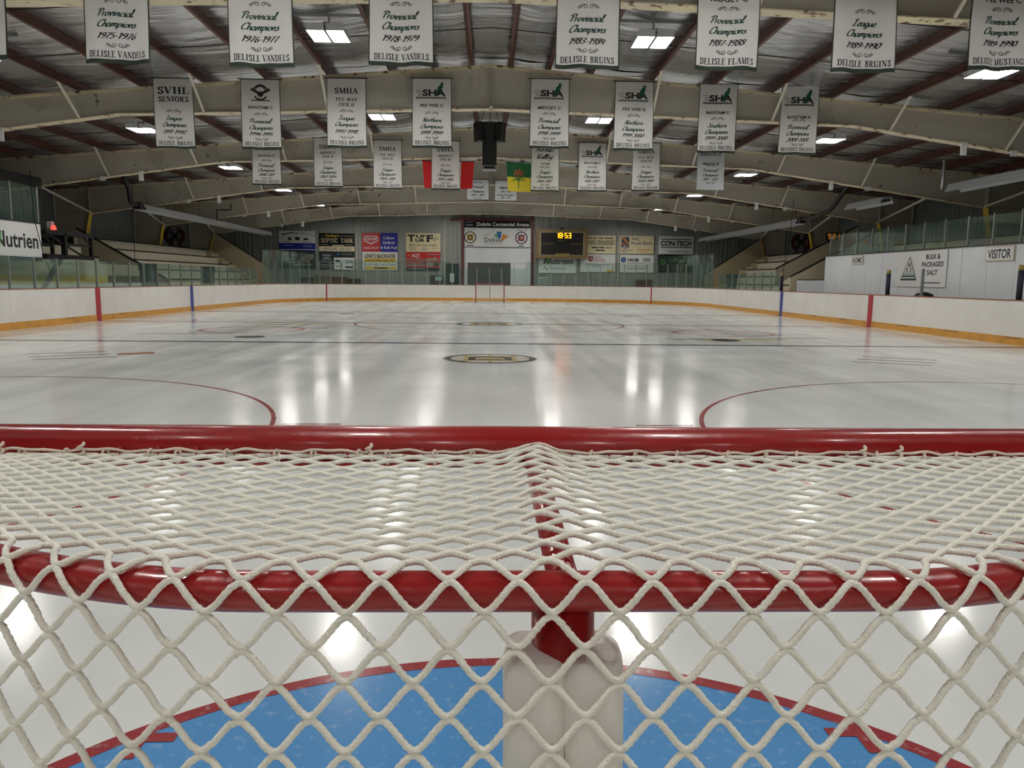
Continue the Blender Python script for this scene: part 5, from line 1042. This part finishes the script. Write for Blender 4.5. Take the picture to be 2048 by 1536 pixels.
# ---------------------------------------------------------------- players bench wall
bw = struct('wall_bench', 'tall white panelled wall behind the players benches')
ys = [33.3 - 1.22 * k for k in range(18)]
for y in ys: mb = MB(); mb.box(14.5, 14.58, y - 1.21, y - .004, -.03, 2.63); obj('wall_panel', mb, WALL_WHITE, bw)
mb = MB(); mb.box(14.46, 14.62, ys[-1] - 1.2, 33.3, 2.63, 2.66); obj('cap', mb, DARK_STEEL, bw)
mb = MB(); mb.box(13.36, 14.5, 33.3, 33.37, -.03, 1.62); obj('wall_panel', mb, WALL_WHITE, bw)
mb = MB(); mb.box(13.34, 14.5, 33.28, 33.39, 1.62, 1.65); obj('cap', mb, DARK_STEEL, bw)
gw = struct('wall_glass_bench', 'tall glass on aluminium posts above the white bench wall')
py = [32.9 - 1.19 * k for k in range(17)]
for i, y in enumerate(py):
    mb = MB(); mb.box(14.5, 14.56, y - .025, y + .025, 2.66, 3.56); obj('post', mb, ALU, gw)
    if i + 1 < len(py): mb = MB(); mb.box(14.525, 14.535, y - 1.16, y - .03, 2.67, 3.5); obj('pane', mb, GLASS, gw)
RF = lambda y, z, x=14.46: Face((x, y, z), (0, -1, 0), (0, 0, 1), (-1, 0, 0))
SIGN_TAN = mat('sign_edge', (196, 184, 160), .5)
for nm, y, z, w, h, lb in (('HOME', 30.3, 2.41, .95, .34, 'small cream sign reading HOME on the white bench wall'), ('VISITOR', 21.75, 2.38, 1.25, .42, 'small cream sign reading VISITOR on the white bench wall')):
    sign('bench_sign', lb, RF(y, z), w, h, SIGN_TAN, [('face_panel', rect(0, 0, w - .06, h - .06), WHITE), ('lettering', T(nm, 0, 0, h * .62, w * .8, 'bold'), INK)])
salt = RF(25.75, 2.0)
sign('bench_sign', 'white salt sign with a triangle mark on the bench wall', salt, 3.0, 1.2, WHITE, [('lettering', multi(T('BULK &', .72, .4, .16, .82), T('PACKAGED', .72, .15, .16, 1.25), T('SALT', .72, -.12, .16, .62)), INK), ('rule', rect(.72, -.46, 1.0, .03), INK), ('triangle', poly([(-1.22, -.38), (-.18, -.38), (-.68, .44)]), INK), ('triangle', poly([(-1.16, -.36), (-.24, -.36), (-.68, .38)]), WHITE), ('stripe', multi(poly([(-1.21, -.38), (-.18, -.38), (-.21, -.31), (-1.17, -.31)]), poly([(-1.12, -.27), (-.26, -.27), (-.29, -.21), (-1.09, -.21)])), mat('salt_green', (20, 60, 54), .5)),
     ('lettering', multi(T('N', -.68, .14, .16, .14, 'black'), T('S', -.8, -.03, .14, .12, 'black'), T('C', -.56, -.03, .14, .14, 'black')), INK), ('lettering', T('MINERALS', -.68, -.155, .07, .62, 'bold'), mat('salt_pale', (90, 130, 124), .5))], thick=.012)
NAVY_PAD = mat('post_navy', (22, 26, 44), .6); GOLD_TOP = mat('post_gold', (150, 128, 60), .5)
for y, zt, lb in ((34.95, 1.93, 'navy padded post with a gold top beside the low glass and blue line'), (25.5, 1.96, 'navy padded post with a gold top in front of the white bench wall'), (19.05, 2.0, 'navy padded post with a gold top below the VISITOR sign')):
    e = thing('gate_post', lb, 'post', (13.27, y, BOARD_H + .028))
    mb = MB(); mb.tube([(13.27, y, BOARD_H + .028), (13.27, y, zt - .14)], .07, 14); obj('pad', mb, NAVY_PAD, e, True)
    mb = MB(); mb.tube([(13.27, y, zt - .14), (13.27, y, zt)], .065, 14); obj('top_band', mb, GOLD_TOP, e, True)
e = thing('steel_post', 'bare grey post in front of the salt sign', 'post', (13.27, 23.45, BOARD_H + .028))
mb = MB(); mb.box(13.24, 13.3, 23.42, 23.5, BOARD_H + .028, 1.96); obj('shaft', mb, SIGN_GREY, e); mb = MB(); mb.box(13.2, 13.34, 23.38, 23.54, BOARD_H + .028, BOARD_H + .05); obj('foot_plate', mb, SIGN_GREY, e)
e = thing('rubbish_bin', 'black domed bin behind the boards under the salt sign', 'bin', (13.8, 24.15, -.03))
mb = MB(); mb.tube([(13.75, 24.15, -.03), (13.75, 24.15, .95)], [.27, .31], 24); obj('body', mb, BLACK, e, True)
mb = MB(); mb.tube([(13.75, 24.15, .95), (13.75, 24.15, 1.1), (13.75, 24.15, 1.2), (13.75, 24.15, 1.25)], [.33, .31, .22, .06], 24); obj('lid', mb, BLACK, e, True)
# scoreboard's reflection in the glass, put in as an added board with glowing digits
e = thing('scoreboard_reflection', 'small dark display with amber digits above the stair by the bench wall', 'clock', (16.01, 36.07, 1.0))
KF = Face((16.01, 36.0, 3.66), (1, 0, 0), (0, 0, 1), (0, -1, 0)); mb = MB(); mb.box(15.63, 16.39, 36.02, 36.12, 3.48, 3.84); obj('case', mb, mat('reflection_case', (40, 36, 26), .6), e)
mb = MB(); mb.box(15.96, 16.06, 36.04, 36.1, 1.0, 3.48); obj('stand', mb, DARK_STEEL, e)
KF.decal('clock_digits', digits('521', -.26, 0, .2, .2), .01, mat('amber_reflection', (230, 140, 30), .5, emit=.5), e)
# ---------------------------------------------------------------- drum fans on the bleachers
FAN_RED = mat('fan_red', (120, 24, 20), .45)
def drum_fan(label, c, ax, r, face_sign):
    e = thing('drum_fan', label, 'fan', (c[0], c[1], c[2] - r - .08)); c = Vector(c); a = Vector(ax).normalized(); s = Vector((0, 0, 1)).cross(a).normalized(); up = Vector((0, 0, 1))
    def circ(R, off, n=28): return [c + a * off + (s * math.cos(2 * PI * i / n) + up * math.sin(2 * PI * i / n)) * R for i in range(n)]
    mb = MB(); n = 28; A, B, C_, D = circ(r, -.22), circ(r, .22), circ(r - .03, .22), circ(r - .03, -.22)
    for q in (A, B, C_, D): mb.v += [tuple(p) for p in q]
    for j in range(4):
        for i in range(n): mb.f.append((j * n + i, j * n + (i + 1) % n, ((j + 1) % 4) * n + (i + 1) % n, ((j + 1) % 4) * n + i))
    obj('drum', mb, FAN_RED, e, True)
    for off in (-.22, .22):
        for R in (r, r * .66, r * .33): mb = MB(); mb.tube(circ(R, off), .012, 6, closed=True); obj('guard_ring', mb, BLACK, e, True)
        for k in range(8):
            d = s * math.cos(PI / 8 * (2 * k)) + up * math.sin(PI / 8 * (2 * k)); mb = MB(); mb.tube([c + a * off, c + a * off + d * r], .008, 5); obj('guard_wire', mb, BLACK, e)
    for k in range(4):
        t = PI / 2 * k + .4; d = s * math.cos(t) + up * math.sin(t); d2 = s * math.cos(t + .8) + up * math.sin(t + .8)
        mb = MB(); p0, p1, p2, p3 = c - a * .06 + d * .08, c - a * .06 + d * r * .88, c + a * .06 + d2 * r * .88, c + a * .06 + d2 * .08; mb.hexa([p0, p1, p2, p3], [p + a * .012 for p in (p0, p1, p2, p3)]); obj('blade', mb, DARK_STEEL, e)
    mb = MB(); mb.disc_cyl(c - a * .12, a, .1, .1, .26, 16); obj('motor', mb, BLACK, e, True)
    for g in (-1, 1):
        mb = MB(); mb.bar(c + s * g * r * .6 - up * (r + .06) - a * .25, c + s * g * r * .6 - up * (r + .06) + a * .25, .06); obj('foot', mb, BLACK, e)
        mb = MB(); mb.bar(c + s * g * r * .6 - up * (r * .75), c + s * g * r * .6 - up * (r + .06), .05); obj('foot_strut', mb, BLACK, e)
drum_fan('black and dark red drum fan on the bleachers facing the low glass run', (-17.95, 45.0, 3.80), (.75, -.66, 0), .52, 1)
drum_fan('dark drum fan with a red shell on the bleachers by the bench wall stair', (17.95, 44.6, 3.80), (-.75, -.66, 0), .52, -1)
for x, y, lb in ((-13.5, 31.1, 'black bin with a lid at the near end of the fan bleachers'), (-13.5, 37.6, 'black bin standing halfway along the fan bleachers'), (13.5, 43.0, 'black bin in front of the bleachers by the bench wall')):
    e = thing('waste_bin', lb, 'bin', (x, y, .5)); z = 1.75 if y < 40 else 1.7
    mb = MB(); mb.hexa([(x - .16, y - .26, .55), (x + .16, y - .26, .55), (x + .16, y + .26, .55), (x - .16, y + .26, .55)], [(x - .2, y - .33, z), (x + .2, y - .33, z), (x + .2, y + .33, z), (x - .2, y + .33, z)]); obj('body', mb, SIGN_DARK, e)
    mb = MB(); mb.box(x - .21, x + .21, y - .38, y + .38, z, z + .25); obj('lid', mb, BLACK, e); mb = MB(); mb.box(x - .12, x + .12, y - .15, y + .15, -.03, .55); obj('stand', mb, DARK_STEEL, e)
# ---------------------------------------------------------------- radiant tube heaters
HOOD = mat('heater_hood', (168, 170, 172), .4, .35); SOOT = mat('heater_flex', (20, 20, 20), .5)
def heater(label, x, y0, y1, z, burner_end=None):
    e = thing('tube_heater', label, 'heater', (x, (y0 + y1) / 2, z)); n = max(1, round((y1 - y0) / 3.2))
    for i in range(n):
        a = y0 + (y1 - y0) * i / n; b = y0 + (y1 - y0) * (i + 1) / n; o = .008 * (i % 2)
        pr = [(x - .27, z - .13), (x - .25, z - .14), (x - .14, z + .07 + o), (x + .14, z + .07 + o), (x + .25, z - .14), (x + .27, z - .13), (x + .16, z + .10 + o), (x - .16, z + .10 + o)]
        mb = MB(); mb.extrude(pr, 'y', a - .03, b + .03); obj('hood_section', mb, HOOD, e)
    mb = MB(); mb.tube([(x, y0 - .2, z - .03), (x, y1 + .2, z - .03)], .05, 10); obj('burner_tube', mb, SOOT, e, True)
    for y in [y0 + .6 + 3.0 * k for k in range(int((y1 - y0) / 3.0) + 1)]:
        if y < y1: mb = MB(); mb.tube([(x, y, z + .1), (x, y, beam_top(x) + .1)], .008, 5); obj('hanger_chain', mb, DARK_STEEL, e)
    if burner_end is not None:
        mb = MB(); mb.box(x - .14, x + .14, burner_end - .35, burner_end, z - .12, z + .16); obj('burner_box', mb, SOOT, e)
    return e
def flex(e, pts, r=.09):
    P = [Vector(p) for p in pts]; out = []
    for i in range(len(P) - 1):
        for j in range(10): out.append(P[i].lerp(P[i + 1], j / 10))
    out.append(P[-1])
    for _ in range(6): out = [out[0]] + [(out[i - 1] + out[i] * 2 + out[i + 1]) / 4 for i in range(1, len(out) - 1)] + [out[-1]]
    mb = MB(); mb.tube(out, [r * (1 + .08 * (i % 2)) for i in range(len(out))], 10); obj('flexible_duct', mb, SOOT, e, True)
h = heater('long silver tube heater hung over the fan bleachers beside the booth', -14.5, 33.0, 51.6, 4.36, 33.0)
flex(h, [(-14.5, 32.75, 4.42), (-14.5, 32.1, 4.45), (-14.45, 31.95, 4.9), (-14.5, 31.6, 5.45)])
mb = MB(); mb.tube([(-14.35, 41.6, 4.45), (-14.35, 41.6, 5.0), (-14.0, 41.6, 5.0), (-13.6, 41.6, 5.0), (-13.6, 41.6, 5.3)], .035, 8); obj('gas_pipe', mb, SOOT, h, True)
h = heater('long silver tube heater hung beyond the bench wall stair', 14.5, 36.3, 53.2, 4.36, 36.3)
flex(h, [(14.5, 36.0, 4.42), (14.5, 34.9, 4.36), (14.55, 33.2, 4.6), (14.5, 32.0, 5.2), (14.5, 31.5, 5.45)])
heater('silver tube heater hung above the bench glass', 14.5, 28.4, 31.2, 4.55, None)
h = heater('silver tube heater hung above the VISITOR sign', 14.5, 12.5, 24.3, 4.5, None)
mb = MB(); mb.tube([(14.2, 24.4, 4.45), (14.2, 24.4, 5.35)], .05, 10); obj('vent_pipe', mb, GALV, h, True)
# ---------------------------------------------------------------- speaker cluster on the roof ridge
sp = thing('speaker_cluster', 'black cluster of loudspeakers hung from the roof ridge', 'speaker', (-.04, 24.5, 4.95))
SPK = mat('speaker_black', (10, 10, 10), .5); GRILLE = mat('speaker_grille', (22, 22, 22), .8)
mb = MB(); mb.box(-.26, .18, 24.3, 24.75, 4.98, 5.75); cab = obj('bass_cabinet', mb, SPK, sp)
mb = MB(); mb.box(-.23, .15, 24.285, 24.3, 5.2, 5.7); obj('grille', mb, GRILLE, cab)
mb = MB(); mb.box(-.25, .17, 24.27, 24.7, 4.86, 4.98); obj('control_tray', mb, SIGN_GREY, sp)
mb = MB(); mb.box(-.2, .12, 24.26, 24.28, 4.89, 4.95); obj('tray_slot', mb, BLACK, sp)
for k, (ox, rz) in enumerate(((-.34, .5), (-.04, 0), (.26, -.5))):
    mb = MB(); c, s = math.cos(rz), math.sin(rz)
    def V(x, y, z): return (ox + x * c - y * s, 24.5 + x * s + y * c - .12 * z, 5.72 + z)
    mb.hexa([V(-.12, -.14, 0), V(.12, -.14, 0), V(.1, .2, 0), V(-.1, .2, 0)], [V(-.17, -.16, .55), V(.17, -.16, .55), V(.12, .2, .55), V(-.12, .2, .55)]); t_ = obj('loudspeaker', mb, SPK, sp)
    mb = MB(); mb.hexa([V(-.1, -.152, .03), V(.1, -.152, .03), V(.1, -.142, .03), V(-.1, -.142, .03)], [V(-.15, -.17, .52), V(.15, -.17, .52), V(.15, -.16, .52), V(-.15, -.16, .52)]); obj('grille', mb, GRILLE, t_)
    mb = MB(); mb.tube([V(0, 0, .5), (ox * .4, 24.5, beam_top(0) + .1)], .01, 6); obj('hanging_cable', mb, DARK_STEEL, sp)
# cables along the frames
for y0, pts, lb in ((0, [(-13.75, 24.0, 4.6), (-13.78, 24.1, 3.2), (-13.8, 24.5, 2.1), (-13.82, 24.9, 1.5)], 'thin black cable hanging down in front of the booth sign'), (0, [(-13.9, 31.0, 5.2), (-13.95, 31.05, 3.2), (-14.0, 31.1, 2.1)], 'thin black cable dropping to the bin by the fan bleachers'), (0, [(13.6, 34.9, 5.2), (13.5, 34.92, 3.4), (13.3, 34.95, 1.98)], 'thin black cable dropping to the navy post by the blue line')):
    mb = MB(); mb.tube(pts, .012, 6); tag(obj('hanging_cable', mb, BLACK, None, True), lb, 'cable')
